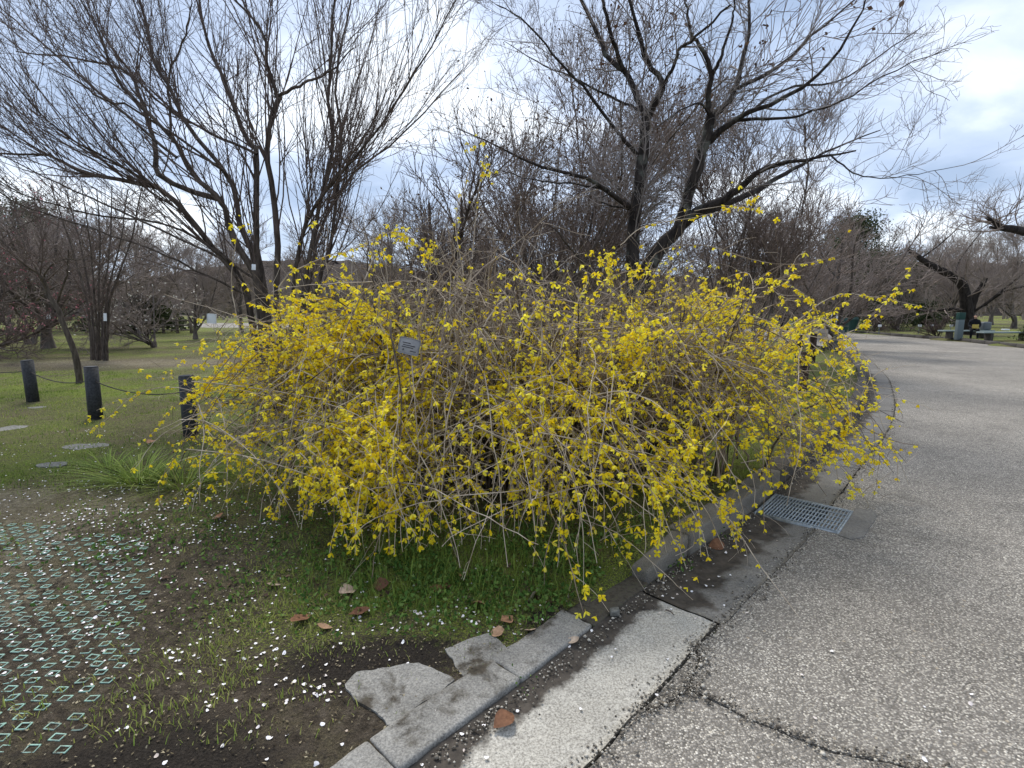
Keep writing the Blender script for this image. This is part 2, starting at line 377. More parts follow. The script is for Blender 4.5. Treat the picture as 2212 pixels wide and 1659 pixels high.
tan = gauss(-3.9, 3.5, 1.3, .5)*.75+gauss(-3.0, 2.6, 1.0, .6)*.35+gauss(-10, 14, 6, 1.6)*.6+gauss(-4.5, 11, 3.5, .9)*.75+.10+(nz1-.5)*.6
green = .70-.75*sstep(2.25, 1.55, Y)-.35*gauss(-2.6, 2.4, 1.0, .6)+(nz1-.5)*1.0-gauss(-2.2, 2.2, 1.5, .8)*.25-tan*.55+gauss(-.4, 2.75, .95, .42)*.3+gauss(-8, 9.5, 6, 2)*.25+gauss(-1.1, 2.25, .35, .5)*.2
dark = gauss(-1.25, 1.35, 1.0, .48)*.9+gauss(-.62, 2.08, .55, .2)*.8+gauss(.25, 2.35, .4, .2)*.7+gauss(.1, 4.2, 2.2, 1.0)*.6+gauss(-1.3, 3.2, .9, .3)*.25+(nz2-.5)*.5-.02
for a_ in (tan, green, dark): np.clip(a_, 0, 1, out=a_)
nyy, nxx = X.shape
q = (np.arange(nyy-1)[:, None]*nxx+np.arange(nxx-1)[None, :]).ravel()
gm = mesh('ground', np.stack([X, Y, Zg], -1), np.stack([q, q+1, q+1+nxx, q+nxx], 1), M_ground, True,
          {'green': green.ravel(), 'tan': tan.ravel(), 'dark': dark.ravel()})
link('ground', gm, kind='structure')
from mathutils.bvhtree import BVHTree
def grid_lookup(A, x, y):
    x, y = np.atleast_1d(x), np.atleast_1d(y)
    i = np.clip(np.searchsorted(gx, x)-1, 0, nxx-2); j = np.clip(np.searchsorted(gy, y)-1, 0, nyy-2)
    fx = np.clip((x-gx[i])/(gx[i+1]-gx[i]), 0, 1); fy = np.clip((y-gy[j])/(gy[j+1]-gy[j]), 0, 1)
    return (A[j, i]*(1-fx)+A[j, i+1]*fx)*(1-fy)+(A[j+1, i]*(1-fx)+A[j+1, i+1]*fx)*fy
def gz(x, y): return float(grid_lookup(Zg, x, y)[0])

from mathutils.geometry import delaunay_2d_cdt
def slab_poly(name, pts, z, depth, mat, parent=None, kind=None):
    pts = np.asarray(pts)[:, :2]; n_ = len(pts)
    if sum(pts[i-1][0]*pts[i][1]-pts[i][0]*pts[i-1][1] for i in range(n_)) < 0: pts = pts[::-1]
    vs, es, fs_ = delaunay_2d_cdt([Vector(p_) for p_ in pts], [], [list(range(n_))], 1, 1e-6)[:3]
    v2 = np.array([[v_.x, v_.y] for v_ in vs]); m_ = len(v2); cnt = {}
    for f_ in fs_:
        for i in range(3):
            e_ = (f_[i], f_[(i+1) % 3]); cnt[e_] = 1
    rim = [e_ for e_ in cnt if (e_[1], e_[0]) not in cnt]
    V = np.concatenate([np.c_[v2, np.full(m_, z)], np.c_[v2, np.full(m_, z-depth)]])
    me = bpy.data.meshes.new(name); me.from_pydata(V.tolist(), [], [list(f_) for f_ in fs_]+[[e_[1], e_[0], m_+e_[0], m_+e_[1]] for e_ in rim]); me.materials.append(mat); me.update()
    return link(name, me, parent, kind=kind)
GW = .43                                         # gutter width
def rag(p, amp, fr=9.0):
    p = np.asarray(p, float); t = nrm(np.gradient(p, axis=0)); n_ = np.stack([t[:, 1], -t[:, 0]], 1); s = arclen(p)
    return p+n_*((fbm(s*fr, s*0+p[0, 0]*7, 4)-.5)*2*amp)[:, None]
def resample(p, step):
    s = arclen(np.asarray(p, float)); u = np.arange(0, s[-1], step)
    return np.stack([np.interp(u, s, np.asarray(p)[:, 0]), np.interp(u, s, np.asarray(p)[:, 1])], 1)
gut_out = offset(KERB, GW+.016)
def gseg(s0, s1, step, amp): 
    i0, i1 = np.searchsorted(KS, [s0, s1]); return rag(resample(gut_out[max(i0-1, 0):i1+1], step), amp)
J = G(1492, 1487)[:2]; Jt = G(1507, 1392)[:2]; Jb = G(1370, 1540)[:2]
crack = np.array([G(*v)[:2] for v in [(1492, 1487), (1560, 1522), (1620, 1553), (1720, 1590), (1800, 1622), (1890, 1640), (1975, 1659)]]+[np.array([2.2, 1.25]), np.array([4.0, .4]), np.array([9.0, -2.5])])
crack = rag(resample(spline(crack, 120), .03), .022, 7)
up = rag(resample(spline([Jt, (J+Jt)/2+[.02, 0], J], 30), .02), .012)
lo = rag(resample(spline([J, (J+Jb)/2+[0, -.02], Jb], 30), .02), .012)
sJt, sJb = s_of(*Jt)-.06, s_of(*Jb)-.25
far_edge = offset(FARK, -.10)
main = np.concatenate([gseg(sJt, KS[-1], .04, .018)[:700]])
i_far = np.searchsorted(KS, sJt+.04*690)
main = np.concatenate([main[:690], gut_out[i_far+4::8], far_edge[::-1][::5], [[9.0, -16.]], crack[::-1], up[::-1][1:]])
slab_poly('road', main, 0.0, .06, M_road, kind='structure')
gp = .010
def shift(p, v): return np.asarray(p)+np.asarray(v)
patch = np.concatenate([shift(crack, (-.006, -gp)), [[9.0, -16.], [-6.6, -16.]], gseg(1.0, sJb, .04, .012)[2:], lo[::-1][1:]])
slab_poly('road_patch', patch, -.002, .04, M_road, kind='structure')
frag = np.concatenate([shift(up, (-.014, 0)), shift(lo, (-.004, .014))[1:], gseg(sJb+.03, sJt-.03, .03, .01)])
slab_poly('road_fragment', frag, -.006, .05, M_road, kind='structure')

M_joint = MB('joint_soil', .95, .1); M_joint.col(M_joint.ramp(M_joint.noise(45, 5, .7), [(.3, (.045, .038, .03)), (.55, (.10, .088, .07)), (.68, (.07, .08, .035)), (.8, (.30, .27, .23))])).bump(M_joint.noise(90, 4), .8, .01); M_joint = M_joint.m
def soil_strip(s0, s1, w0, w1, z):
    ss = np.arange(s0, s1, .1); V = []
    for s_ in ss:
        p, t_ = kat(s_); nn = np.array([t_[1], -t_[0]])
        V += [[*(p+nn*w0), z], [*(p+nn*w1), z]]
    a_ = np.arange(len(ss)-1)*2; link('joint_soil', mesh('joint_soil', V, np.stack([a_, a_+1, a_+3, a_+2], 1), M_joint), kind='structure')
slab_poly('joint_soil', [(0, 2.55), (-2.5, -.5), (-2.5, -3), (9.3, -3), (4.2, .9), (2.2, 1.7), (1.2, 2.5), (.9, 2.5)], -.014, .01, M_joint, kind='structure')
# gutter: concrete slabs between kerb and road, broken round the drain
S_G = s_of(2.08, 3.99); GU, GN = kat(S_G)[1], None
GN = np.array([GU[1], -GU[0]]); GC = np.array([2.27, 3.77]); GHA, GHB = .265, .275    # drain grate centre and half sizes
sg = (GC-kat(S_G)[0])@GU+S_G
soil_strip(s_of(-.28, 1.62), sg-GHA-.012, -.02, GW+.09, -.015); soil_strip(sg+GHA+.012, 40, -.02, GW+.09, -.015)
gutter = thing('gutter', (0, 0, 0), None, None); gutter['kind'] = 'structure'
def gut_slab(s0, s1, mat, dirtoff, n=None, w0=.006, w1=GW, zoff=0.0):
    n = n or max(6, int((s1-s0)/.03)); k = 15
    ss = np.linspace(s0, s1, n); V, D = [], []
    for s in ss:
        p, t = kat(s); nn = np.array([t[1], -t[0]])
        for j in range(k):
            u = j/(k-1); xy = p+nn*(w0+(w1-w0)*u+(fbm(s*6, u*3+1)-.5)*.012*(u > .9))
            edge = min(s-s0, s1-s)
            V.append([*xy, .004+zoff-.008*math.sin(math.pi*min(u*1.25, 1))-(.004 if edge < .01 else 0)+(float(fbm(xy[0]*12, xy[1]*12))-.5)*.008])
            D.append(dirtoff+1.05*(1-u)**1.6*.9)
    V = np.array(V); a = (np.arange(n-1)[:, None]*k+np.arange(k-1)[None, :]).ravel()
    F = np.stack([a, a+k, a+k+1, a+1], 1)
    rim = [j for j in range(k)]+[i*k+k-1 for i in range(1, n)]+[(n-1)*k+j for j in range(k-2, -1, -1)]+[i*k for i in range(n-2, 0, -1)]
    m0 = len(V); V2 = np.concatenate([V, V[rim]-[0, 0, .06]]); r = np.array(rim); nr = len(r)
    F2 = np.array([[r[(i+1) % nr], r[i], m0+i, m0+(i+1) % nr] for i in range(nr)])
    return link('concrete_slab', mesh('concrete_slab', V2, np.concatenate([F, F2]), mat, False, {'dirt': np.array(D+[1.0]*nr)}), gutter)
s_a = s_of(.98, 2.42)-.02
gut_slab(s_of(-3, -1.32), s_of(-1.3, .5), M_gutter, -.05)
gut_slab(s_of(-1.3, .5)+.012, s_a, M_gutter, .0)
gut_slab(s_a+.014, sg-GHA-.02, M_gutter_old, .34, w1=GW+.03)
gut_slab(sg+GHA+.02, sg+1.6, M_gutter_old, .14, w1=GW+.004)
s = sg+1.612
while s < 46:
    L = 1.9; gut_slab(s, s+L, M_gutter_old, .12, w1=GW+.004, n=max(6, int(L/(.05+.006*(s-10))))); s += L+.012
# concrete collar on the road side of the grate
cu, cn = GU, GN
def gl(a, b): return GC+cu*a+cn*b
slab_poly('drain_collar', rag(resample([gl(-.30, .283), gl(.36, .283), gl(.38, .40), gl(.30, .43), gl(-.22, .42), gl(-.32, .36), gl(-.30, .283)], .03), .008)[:-1], .006, .06, M_gutter_old, gutter)

KNEAR = s_of(2.9, 4.9)
kerb = thing('kerb', (0, 0, 0), None, None); kerb['kind'] = 'structure'
def kerb_stone(s0, s1, wd, z0, z1, mat, bev=.012, drop=.2, jit=.006):
    (a, ta), (b, tb) = kat(s0+.004), kat(s1-.004); na, nb = np.array([ta[1], -ta[0]]), np.array([tb[1], -tb[0]])
    j_ = rng.normal(0, jit, 3)
    q = [a-na*wd, b-nb*wd, b, a]; V = []
    for zz in (0, 1):
        for k_, p in enumerate(q):
            top = (z0 if k_ in (0, 3) else z1)+j_[2]*.5
            V.append([*(p+na*j_[0]), top if zz else -drop])
    F = np.array([[3, 2, 1, 0], [4, 5, 6, 7], [0, 1, 5, 4], [1, 2, 6, 5], [2, 3, 7, 6], [3, 0, 4, 7]])
    o_ = bevelled('kerbstone', V, F, mat, bev, 2, kerb)
    if s0 < KNEAR:                                # worn, uneven faces on the stones close by
        bm = bmesh.new(); bm.from_mesh(o_.data)
        bmesh.ops.subdivide_edges(bm, edges=[e_ for e_ in bm.edges if e_.calc_length() > .05], cuts=9, use_grid_fill=True)
        for v_ in bm.verts:
            if v_.co.z > -.02:
                q1, q2 = (v_.co.x*.7+v_.co.y*.71), (v_.co.x*.71-v_.co.y*.7); d_ = (float(fbm(q1*16+3, q2*16+v_.co.z*20))-.5)
                v_.co += v_.normal*(d_*.016-.002)
        for f_ in bm.faces: f_.smooth = True
        bm.to_mesh(o_.data); bm.free()
    return o_
sk = s_of(*G(1100, 1425)[:2])-.07                     # joint seen between the two flush stones
joints = [sk-2.4, sk-1.8, sk-1.22, sk-.60, sk, sk+.52]
for a_, b_ in zip(joints[:-1], joints[1:]): kerb_stone(a_, b_, .185, .020, .020, M_kerb_pale, .010)
s = sk+.53
kerb_stone(s, s+.54, .17, .010, .018, M_joint, .008); s += .545
kerb_stone(s, s+.50, .165, .075, .142, M_kerb, .016); s += .504
while s < 40:
    L = .60 if s < 22 else 1.2
    kerb_stone(s, s+L, .16, .145, .145, M_kerb if s < 12 else M_kerb_dark, .015); s += L+.004
fs = arclen(FARK); fk = thing('far_kerb', (0, 0, 0), None, None); fk['kind'] = 'structure'
def fat(s): return np.array([np.interp(s, fs, FARK[:, 0]), np.interp(s, fs, FARK[:, 1])])
s = 22.0
while s < 75:
    a, b = fat(s), fat(s+1.19); t = (b-a)/np.linalg.norm(b-a); n_ = np.array([-t[1], t[0]])
    V = [[*p_, z_] for z_ in (-.1, .16) for p_ in (a+n_*.05, b+n_*.05, b-n_*.16, a-n_*.16)]
    bevelled('kerbstone', V, np.array([[0, 1, 2, 3], [7, 6, 5, 4], [4, 5, 1, 0], [5, 6, 2, 1], [6, 7, 3, 2], [7, 4, 0, 3]]), M_kerb_dark, .02, 1, fk); s += 1.2

# two broken paving pieces set in the soil behind the flush kerb
for nm, pts, z, lab in (('paving_fragment', [(745, 1478), (770, 1452), (830, 1440), (905, 1430), (945, 1450), (985, 1468), (915, 1518), (842, 1566), (800, 1530), (770, 1510)], .026, 'large broken concrete paving piece beside the flush kerb, nearest the camera'),
                    ('paving_fragment', [(962, 1402), (1010, 1378), (1062, 1366), (1095, 1395), (1092, 1418), (1040, 1448), (1003, 1464), (980, 1435)], .024, 'small broken concrete paving piece wedged behind the farther flush kerbstone')):
    pw = np.array([G(*v, .02)[:2] for v in pts]); pw = np.concatenate([pw, pw[:1]])
    o = slab_poly(nm, rag(resample(pw, .02), .016, 14)[:-1], z-.006, .05, M_kerb_pale); tag(o, lab, 'paving')

# drain
dr = thing('drain_grate', (*GC, 0), 'galvanised steel drain grate set in the gutter beside the kerb', 'grate')
def rbar(nm, a0, b0, a1, b1, wd, zt, zb, mat=M_steel):
    p, q_ = gl(a0, b0), gl(a1, b1); t = (q_-p)/np.linalg.norm(q_-p); n_ = np.array([-t[1], t[0]])*wd/2
    V = [[*c, z_] for z_ in (zb, zt) for c in (p+n_, p-n_, q_-n_, q_+n_)]
    part(nm, V, np.array([[0, 3, 2, 1], [4, 5, 6, 7], [0, 1, 5, 4], [1, 2, 6, 5], [2, 3, 7, 6], [3, 0, 4, 7]]), mat, dr)
for k in range(24):
    b = -GHB+.014+k*(2*GHB-.028)/23
    rbar('bar', -GHA+.008, b, GHA-.008, b, .0055, .012, -.022)
for k in range(6):
    a = -GHA+.03+k*(2*GHA-.06)/5; rbar('cross_bar', a, -GHB+.004, a, GHB-.004, .008, .0095, -.006)
for b in (-GHB, GHB): rbar('frame', -GHA-.008, b, GHA+.008, b, .014, .008, -.05)
for a in (-GHA, GHA): rbar('frame', a, -GHB+.0075, a, GHB-.0075, .014, .0075, -.05)
pit = [[*gl(a, b), z_] for z_ in (-.045, -.35) for a, b in ((-GHA, -GHB), (GHA, -GHB), (GHA, GHB), (-GHA, GHB))]
part('pit', pit, np.array([[0, 1, 5, 4], [1, 2, 6, 5], [2, 3, 7, 6], [3, 0, 4, 7], [7, 6, 5, 4]]), M_pit, dr)

# ------------------------------------------------------------------ trees
def limb(pts, wd0, wd1, Y0, Y1, n=18, wob=.02):
    """a limb drawn by its bends (overview pixels) at distances Y0..Y1, widths in the same pixels"""
    k = len(pts); d = np.linspace(Y0, Y1, k)
    w3 = np.array([P(a, b, dd) for (a, b), dd in zip(pts, d)]); c = spline(w3, n)
    c[1:-1] += rng.normal(0, wob*.4, (n-2, 3))
    r = np.linspace(wd0, wd1, n)*np.linspace(Y0, Y1, n)/FOC/2
    return c, r*(1+rng.normal(0, .04, n))
def bare_tree(name, label, root_xy, limbs, mat, tmat, levels, group=None, trunk_n=1, sides=8, extra=None):
    z0 = gz(*root_xy); t = thing(name, (*root_xy, z0), label, 'tree', group)
    for i, (c, r) in enumerate(limbs):
        V, F = tubes(c[None], r[None], sides if i < 4 else 6)
        part('trunk' if i < trunk_n else 'branch', V, F, mat, t, True)
    n = 14
    Pp = np.array([spline(c, n) for c, r in limbs]); Rp = np.array([np.interp(np.linspace(0, 1, n), np.linspace(0, 1, len(r)), r) for c, r in limbs])
    allp = []; tips = None
    for lv in levels:
        Pc, Rc = grow(Pp, Rp, **lv); allp.append(tubes(Pc, Rc, 4 if len(Pc) < 400 else 3)); Pp, Rp = Pc, Rc
        tips = Pc
    V, F = join(allp); part('twigs', V, F, tmat, t, kind='stuff')
    return t, tips
def D(x, y): return (932.5+x/1.92, y/1.92)       # readings from an enlarged view of the dogwood
YD = 8.2
dl = [([(1362, 880), (1366, 700), D(835, 1000), D(850, 850), D(870, 700), D(885, 550), D(890, 470)], 30, 19, YD, YD),
      ([(1368, 880), (1382, 650), D(920, 1060), D(1030, 940), D(1060, 830), D(1100, 700), D(1130, 600), D(1158, 480)], 34, 19, YD+.05, YD-.3),
      ([D(890, 480), D(850, 400), D(800, 300), D(730, 240), D(690, 150), D(610, -20)], 14, 6, YD, YD+.6),
      ([D(800, 300), D(760, 200), D(740, 130), D(705, -20)], 9, 6, YD+.2, YD-.3),
      ([D(890, 500), D(930, 420), D(960, 350), D(900, 270), D(870, 190), D(850, 100), D(815, -30)], 15, 6, YD, YD-.7),
      ([D(960, 350), D(1000, 290), D(1030, 200), D(1090, 160), D(1240, 20)], 9, 4, YD-.3, YD-1.2),
      ([D(820, 860), D(740, 800), D(650, 740), D(450, 690), D(300, 620), D(100, 530)], 12, 3, YD, YD-1.3),
      ([D(850, 640), D(780, 560), D(640, 370), D(560, 290), D(460, 170), D(360, 70), D(270, 20)], 8, 2.5, YD, YD-1.0),
      ([D(700, 780), D(560, 760), D(420, 745), D(250, 700)], 5, 2, YD-.3, YD+.6),
      ([D(880, 460), D(760, 410), D(600, 330), D(440, 260), D(300, 170)], 6, 2, YD, YD+1.2),
      ([D(1155, 490), D(1145, 400), D(1160, 310), D(1120, 200), D(1080, 150), D(1060, 60), D(1050, -20)], 13, 6, YD-.3, YD-.9),
      ([D(1160, 490), D(1210, 440), D(1260, 370), D(1290, 240), D(1310, 170), D(1320, 80), D(1315, -20)], 13, 7, YD-.3, YD+.5),
      ([D(1165, 310), D(1200, 230), D(1240, 110), D(1262, -20)], 8, 5, YD-.5, YD-1.0),
      ([D(1150, 590), D(1200, 540), D(1270, 490), D(1330, 460), D(1430, 420), D(1580, 330), D(1680, 220), D(1780, 50), D(1810, -20)], 14, 4, YD-.2, YD-1.6),
      ([D(1240, 380), D(1380, 310), D(1500, 230), D(1560, 160), D(1650, 90), D(1780, -20)], 9, 4.5, YD-.2, YD+.9),
      ([D(1010, 960), D(1100, 880), D(1200, 830), D(1290, 770), D(1400, 690), D(1560, 660), D(1760, 625)], 25, 5, YD, YD-1.2),
      ([D(1090, 900), D(1330, 800), D(1430, 740), D(1540, 680), D(1650, 620), D(1860, 540)], 15, 3.5, YD-.2, YD+.8),
      ([D(1250, 500), D(1400, 490), D(1520, 480), D(1700, 420), D(1900, 300), D(2150, 205)], 7, 2.2, YD-.4, YD-1.8),
      ([D(1650, 640), D(1760, 720), D(1900, 735), D(2180, 690)], 4, 1.8, YD-1.0, YD-1.8),
      ([D(1330, 460), D(1460, 370), D(1700, 330), D(1900, 200), D(2050, 100)], 6, 2.2, YD-.5, YD+1.2),
      ([D(850, 880), D(700, 830), D(780, 770), D(640, 700)], 5, 2, YD-.1, YD+1.6),
      ([D(1158, 480), D(1110, 430), D(1000, 480), D(900, 560)], 6, 2, YD-.3, YD-1.4)]
bare_tree('dogwood_tree', 'large bare spreading tree with two dark trunks behind the middle of the yellow bush', tuple(P(1365, 868, YD)[:2]),
          [limb(a[0], a[1], a[2]*(.6 if k_ > 5 else 1), *a[3:]) for k_, a in enumerate(dl)], M_bark_dog, M_twig_grey,
          [dict(n=190, t0=.25, t1=1, ang=(42, 14), L=(.6, 1.5), K=8, rs=.42, rmin=.004, up=.10, wig=.15, rmax=.014),
           dict(n=1250, t0=.2, t1=1, ang=(46, 14), L=(.3, .8), K=6, rs=.6, rmin=.0026, up=.12, wig=.19, rmax=.006),
           dict(n=6200, t0=.25, t1=1, ang=(45, 15), L=(.10, .28), K=4, rs=.7, rmin=.002, up=.2, wig=.22, rmax=.005)], trunk_n=2, sides=10)
def Z1(x, y): return (x/2.88, y/2.88)            # readings from an enlarged view of the upper left
YL = 7.2
ll = [([(585, 905), (560, 640), Z1(1560, 1659), Z1(1430, 1440), Z1(1370, 1240), Z1(1200, 1090), Z1(1070, 850), Z1(740, 510), Z1(640, 250), Z1(490, -20)], 20, 4, YL, YL-1.0),
      ([(575, 905), (530, 620), Z1(1300, 1520), Z1(1050, 1210), Z1(800, 1130), Z1(530, 1080), Z1(400, 1010), Z1(300, 970), Z1(-80, 950)], 17, 5, YL+.2, YL-.6),
      ([(590, 905), (560, 600), Z1(1480, 1350), Z1(1430, 1110), Z1(1170, 790), Z1(1060, 560), Z1(960, 370), Z1(900, 100), Z1(860, -30)], 15, 5, YL-.1, YL+.5),
      ([(600, 905), (575, 640), Z1(1590, 1500), Z1(1600, 960), Z1(1560, 900), Z1(1480, 740), Z1(1400, 520), Z1(1300, 300), Z1(1235, -30)], 18, 6, YL+.1, YL+.9),
      ([(605, 905), (600, 640), Z1(1720, 1450), Z1(1690, 1100), Z1(1660, 950), Z1(1680, 740), Z1(1730, 600), Z1(1660, 400), Z1(1640, 200), Z1(1500, 40), Z1(1450, -40)], 17, 5, YL, YL-.5),
      ([Z1(1730, 600), Z1(1880, 520), Z1(2040, 450), Z1(2200, 300)], 8, 3, YL-.2, YL-.9),
      ([(615, 905), (660, 620), Z1(1960, 1400), Z1(2020, 1150), Z1(2070, 880), Z1(2050, 600), Z1(2060, 300), Z1(2085, -30)], 13, 5, YL-.2, YL-.6),
      ([(620, 905), (640, 560), (700, 420), (800, 300), (890, 170), (990, -10)], 12, 3, YL, YL-1.2),
      ([(625, 905), (670, 600), (700, 480), (770, 370), (860, 300), (1000, 150)], 11, 2.5, YL+.2, YL+1.3),
      ([(615, 905), (690, 610), (715, 520), (738, 300), (725, 180), (760, -10)], 12, 4, YL+.1, YL+.7),
      ([Z1(1430, 1110), Z1(1300, 1000), Z1(870, 700), Z1(650, 620), Z1(530, 540), Z1(300, 420)], 8, 2.5, YL-.2, YL-1.4),
      ([(540, 640), Z1(1350, 1600), Z1(800, 1340), Z1(400, 1150), Z1(-60, 930)], 8, 3, YL-.3, YL-1.6),
      ([Z1(1050, 1210), Z1(700, 1000), Z1(350, 800), Z1(-40, 370)], 7, 3, YL, YL-1.5),
      ([Z1(1100, 980), Z1(600, 560), Z1(300, 300), Z1(-20, 30)], 7, 3, YL-.6, YL+.2),
      ([Z1(1370, 1240), Z1(1000, 1100), Z1(960, 920), Z1(870, 600), Z1(790, 450), Z1(520, 370), Z1(100, 320)], 15, 3, YL+.2, YL+1.0),
      ([Z1(1060, 840), Z1(1055, 480), Z1(1160, 200), Z1(1190, -20)], 6, 3, YL-.7, YL-1.0),
      ([Z1(1600, 960), Z1(1300, 820), Z1(1000, 640), Z1(700, 300), Z1(560, -20)], 8, 3, YL+.3, YL+1.2),
      ([(545, 600), Z1(1100, 1420), Z1(600, 1340), Z1(200, 1230), Z1(-80, 1080)], 7, 2.5, YL+.1, YL-1.2),
      ([(540, 640), (440, 590), (330, 540), (190, 490), (40, 440), (-40, 390)], 7, 2, YL-.2, YL-1.7)]
bare_tree('multi_stem_tree', 'big bare tree with many slanting brown stems behind the left half of the bush', tuple(P(590, 890, YL)[:2]),
          [limb(a[0], a[1]*.84, a[2]*.7, *a[3:]) for a in ll], M_bark_left, M_twig_brown,
          [dict(n=430, t0=.15, t1=1, ang=(24, 8), L=(1.2, 3.0), K=10, rs=.42, rmin=.004, up=.2, wig=.06, rmax=.013),
           dict(n=2000, t0=.15, t1=1, ang=(36, 12), L=(.4, 1.1), K=6, rs=.6, rmin=.0025, up=.13, wig=.1, rmax=.006),
           dict(n=9500, t0=.15, t1=1, ang=(44, 14), L=(.10, .34), K=4, rs=.7, rmin=.0019, up=.1, wig=.16, rmax=.0045)], trunk_n=5, sides=9)

def proc_tree(name, label, x, y, h, spread, g, mat, tmat, n=(9, 90, 800, 4000), multi=1, r0=.16, fork=.3, group=None, twig=.004, leaves=None, up=.12, tall=1.0, ang=38):
    """a bare tree grown from its base: trunk(s), limbs, twigs"""
    z0 = gz(x, y); limbs = []
    for i in range(multi):
        a = g.uniform(0, 6.28); dxy = np.array([math.cos(a), math.sin(a)])*(spread*.25*(multi > 1))
        pts = [np.array([x, y, z0-.15]), np.array([x, y, z0+h*fork*.4])+[*(dxy*.25+g.normal(0, .03*h*.1, 2)), 0], np.array([x, y, z0+h*fork])+[*(dxy*.7+g.normal(0, .02*h, 2)), 0],
               np.array([x, y, z0+h*.7*tall])+[*(dxy*1.5+g.normal(0, .05*h, 2)), 0]]
        limbs.append((spline(pts, 14), np.linspace(r0, r0*.25, 14)*(1+.5*np.exp(-np.linspace(0, 8, 14)))))
    Pp = np.array([c for c, r in limbs]); Rp = np.array([r for c, r in limbs])
    P1, R1 = grow(Pp, Rp, n[0], fork*.75, 1, (ang, 12), (h*.45, h*.8), 10, .62, .02, up=up, wig=.12, g=g, flat=.0)
    P1[:, :, :2] = np.array([x, y])+(P1[:, :, :2]-[x, y])*spread/(h*.35)*.8
    t = thing(name, (x, y, z0), label, 'tree', group)
    V, F = tubes(Pp, Rp, 8); part('trunk', V, F, mat, t, True)
    for i in range(len(P1)):
        V, F = tubes(P1[i:i+1], R1[i:i+1], 5); part('branch', V, F, mat, t, True)
    A, R, allp = P1, R1, []
    for k, nn in enumerate(n[1:]):
        f = (.42, .2, .1)[k]
        A, R = grow(A, R, nn, .15, 1, (40, 13), (h*f*.4, h*f), (7, 5, 4)[k], .6, twig*(1.3, 1.1, 1)[k], up=up, wig=.15, rmax=(.05, .02, .008)[k]*max(1, h/8), g=g)
        allp.append(tubes(A, R, 3))
    V, F = join(allp); part('twigs', V, F, tmat, t, kind='stuff')
    if leaves:
        lm, cnt, sz, zmin, nm = leaves; ii = g.integers(0, len(A), cnt); pts = A[ii, -1]
        pts = pts[pts[:, 2] > z0+h*zmin]; V, F, r_ = leaf_quads(pts, sz, g); part(nm, V, F, lm, t, attrs={'rnd': r_}, kind='stuff')
    return t
def leaf_quads(pts, sz, g, down=0.0):
    n_ = len(pts); a = nrm(g.normal(size=(n_, 3))+[0, 0, -down]); b = nrm(np.cross(a, g.normal(size=(n_, 3)))); s = (sz*g.uniform(.6, 1.4, n_))[:, None]
    V = np.stack([pts, pts+a*s*.5+b*s*.3, pts+a*s, pts+a*s*.5-b*s*.3], 1).reshape(-1, 3)
    return V, np.arange(n_*4).reshape(-1, 4), np.repeat(g.random(n_), 4)
def at(vx, Y): q_ = P(vx, 700, Y); return q_[0], q_[1]
def R_(i): return np.random.default_rng(i)
x, y = at(1195, 12.5); proc_tree('oak_tree', 'dense bare tree with brown dry leaves clinging in its rounded top behind the dogwood', x, y, 8.6, 4.2, R_(11), M_bark_far, M_twig_oak, (20, 320, 2600, 9000), 5, .055, .2, leaves=(M_dryleaf, 5200, .07, .42, 'dry_leaves'), twig=.0055, ang=46)
x, y = at(1610, 14.0); proc_tree('spreading_tree', 'wide bare reddish brown tree behind the right side of the bush', x, y, 6.2, 3.0, R_(12), M_bark_far, M_twig_oak, (18, 260, 2000, 6500), 5, .055, .15, twig=.0055, ang=42, up=.2)
x, y = at(965, 7.4); proc_tree('twiggy_shrub', 'dark twiggy bare shrub rising behind the middle of the bush', x, y, 3.7, 1.3, R_(13), M_bark_left, M_twig_brown, (16, 160, 1000, 2600), 6, .03, .2, twig=.0035)
x, y = at(1130, 9.5); proc_tree('twiggy_shrub', 'low dark bare shrub between the twiggy shrub and the two dark trunks', x, y, 3.0, 2.0, R_(14), M_bark_left, M_twig_brown, (16, 160, 1000, 2600), 6, .03, .2, twig=.004)
x, y = at(1800, 20); proc_tree('grey_tree', 'bare grey tree standing left of the dark conifer beyond the bush', x, y, 6.5, 4.0, R_(15), M_bark_far, M_twig_far, (12, 160, 1300, 4000), 2, .13, .2, twig=.009)

# slender leaning tree and coppiced clump on the left lawn
x, y = G(170, 828, .13)[:2]; Yc = y
bare_tree('slender_tree', 'slender dark tree leaning left behind the two black bollards', (x, y),
          [limb(*a) for a in [([(171, 850), (168, 790), (155, 745), (135, 700), (122, 665), (100, 630), (92, 600), (55, 570), (20, 540), (-30, 480)], 13, 5, Yc, Yc-.4),
           ([(122, 668), (130, 630), (146, 590), (148, 540)], 5, 2.2, Yc, Yc-.3), ([(92, 600), (75, 570), (62, 540), (20, 470)], 5, 2, Yc, Yc+.6), ([(95, 612), (100, 585), (130, 565), (190, 560)], 3.5, 1.5, Yc, Yc-.5)]],
          M_bark_left, M_twig_brown, [dict(n=50, t0=.4, t1=1, ang=(45, 12), L=(.6, 1.5), K=7, rs=.5, rmin=.005, up=.12, wig=.12, rmax=.015),
           dict(n=350, t0=.2, t1=1, ang=(45, 12), L=(.2, .7), K=5, rs=.6, rmin=.0035, up=.1, wig=.15)])
x, y = G(212, 778, .13)[:2]; Yc = y
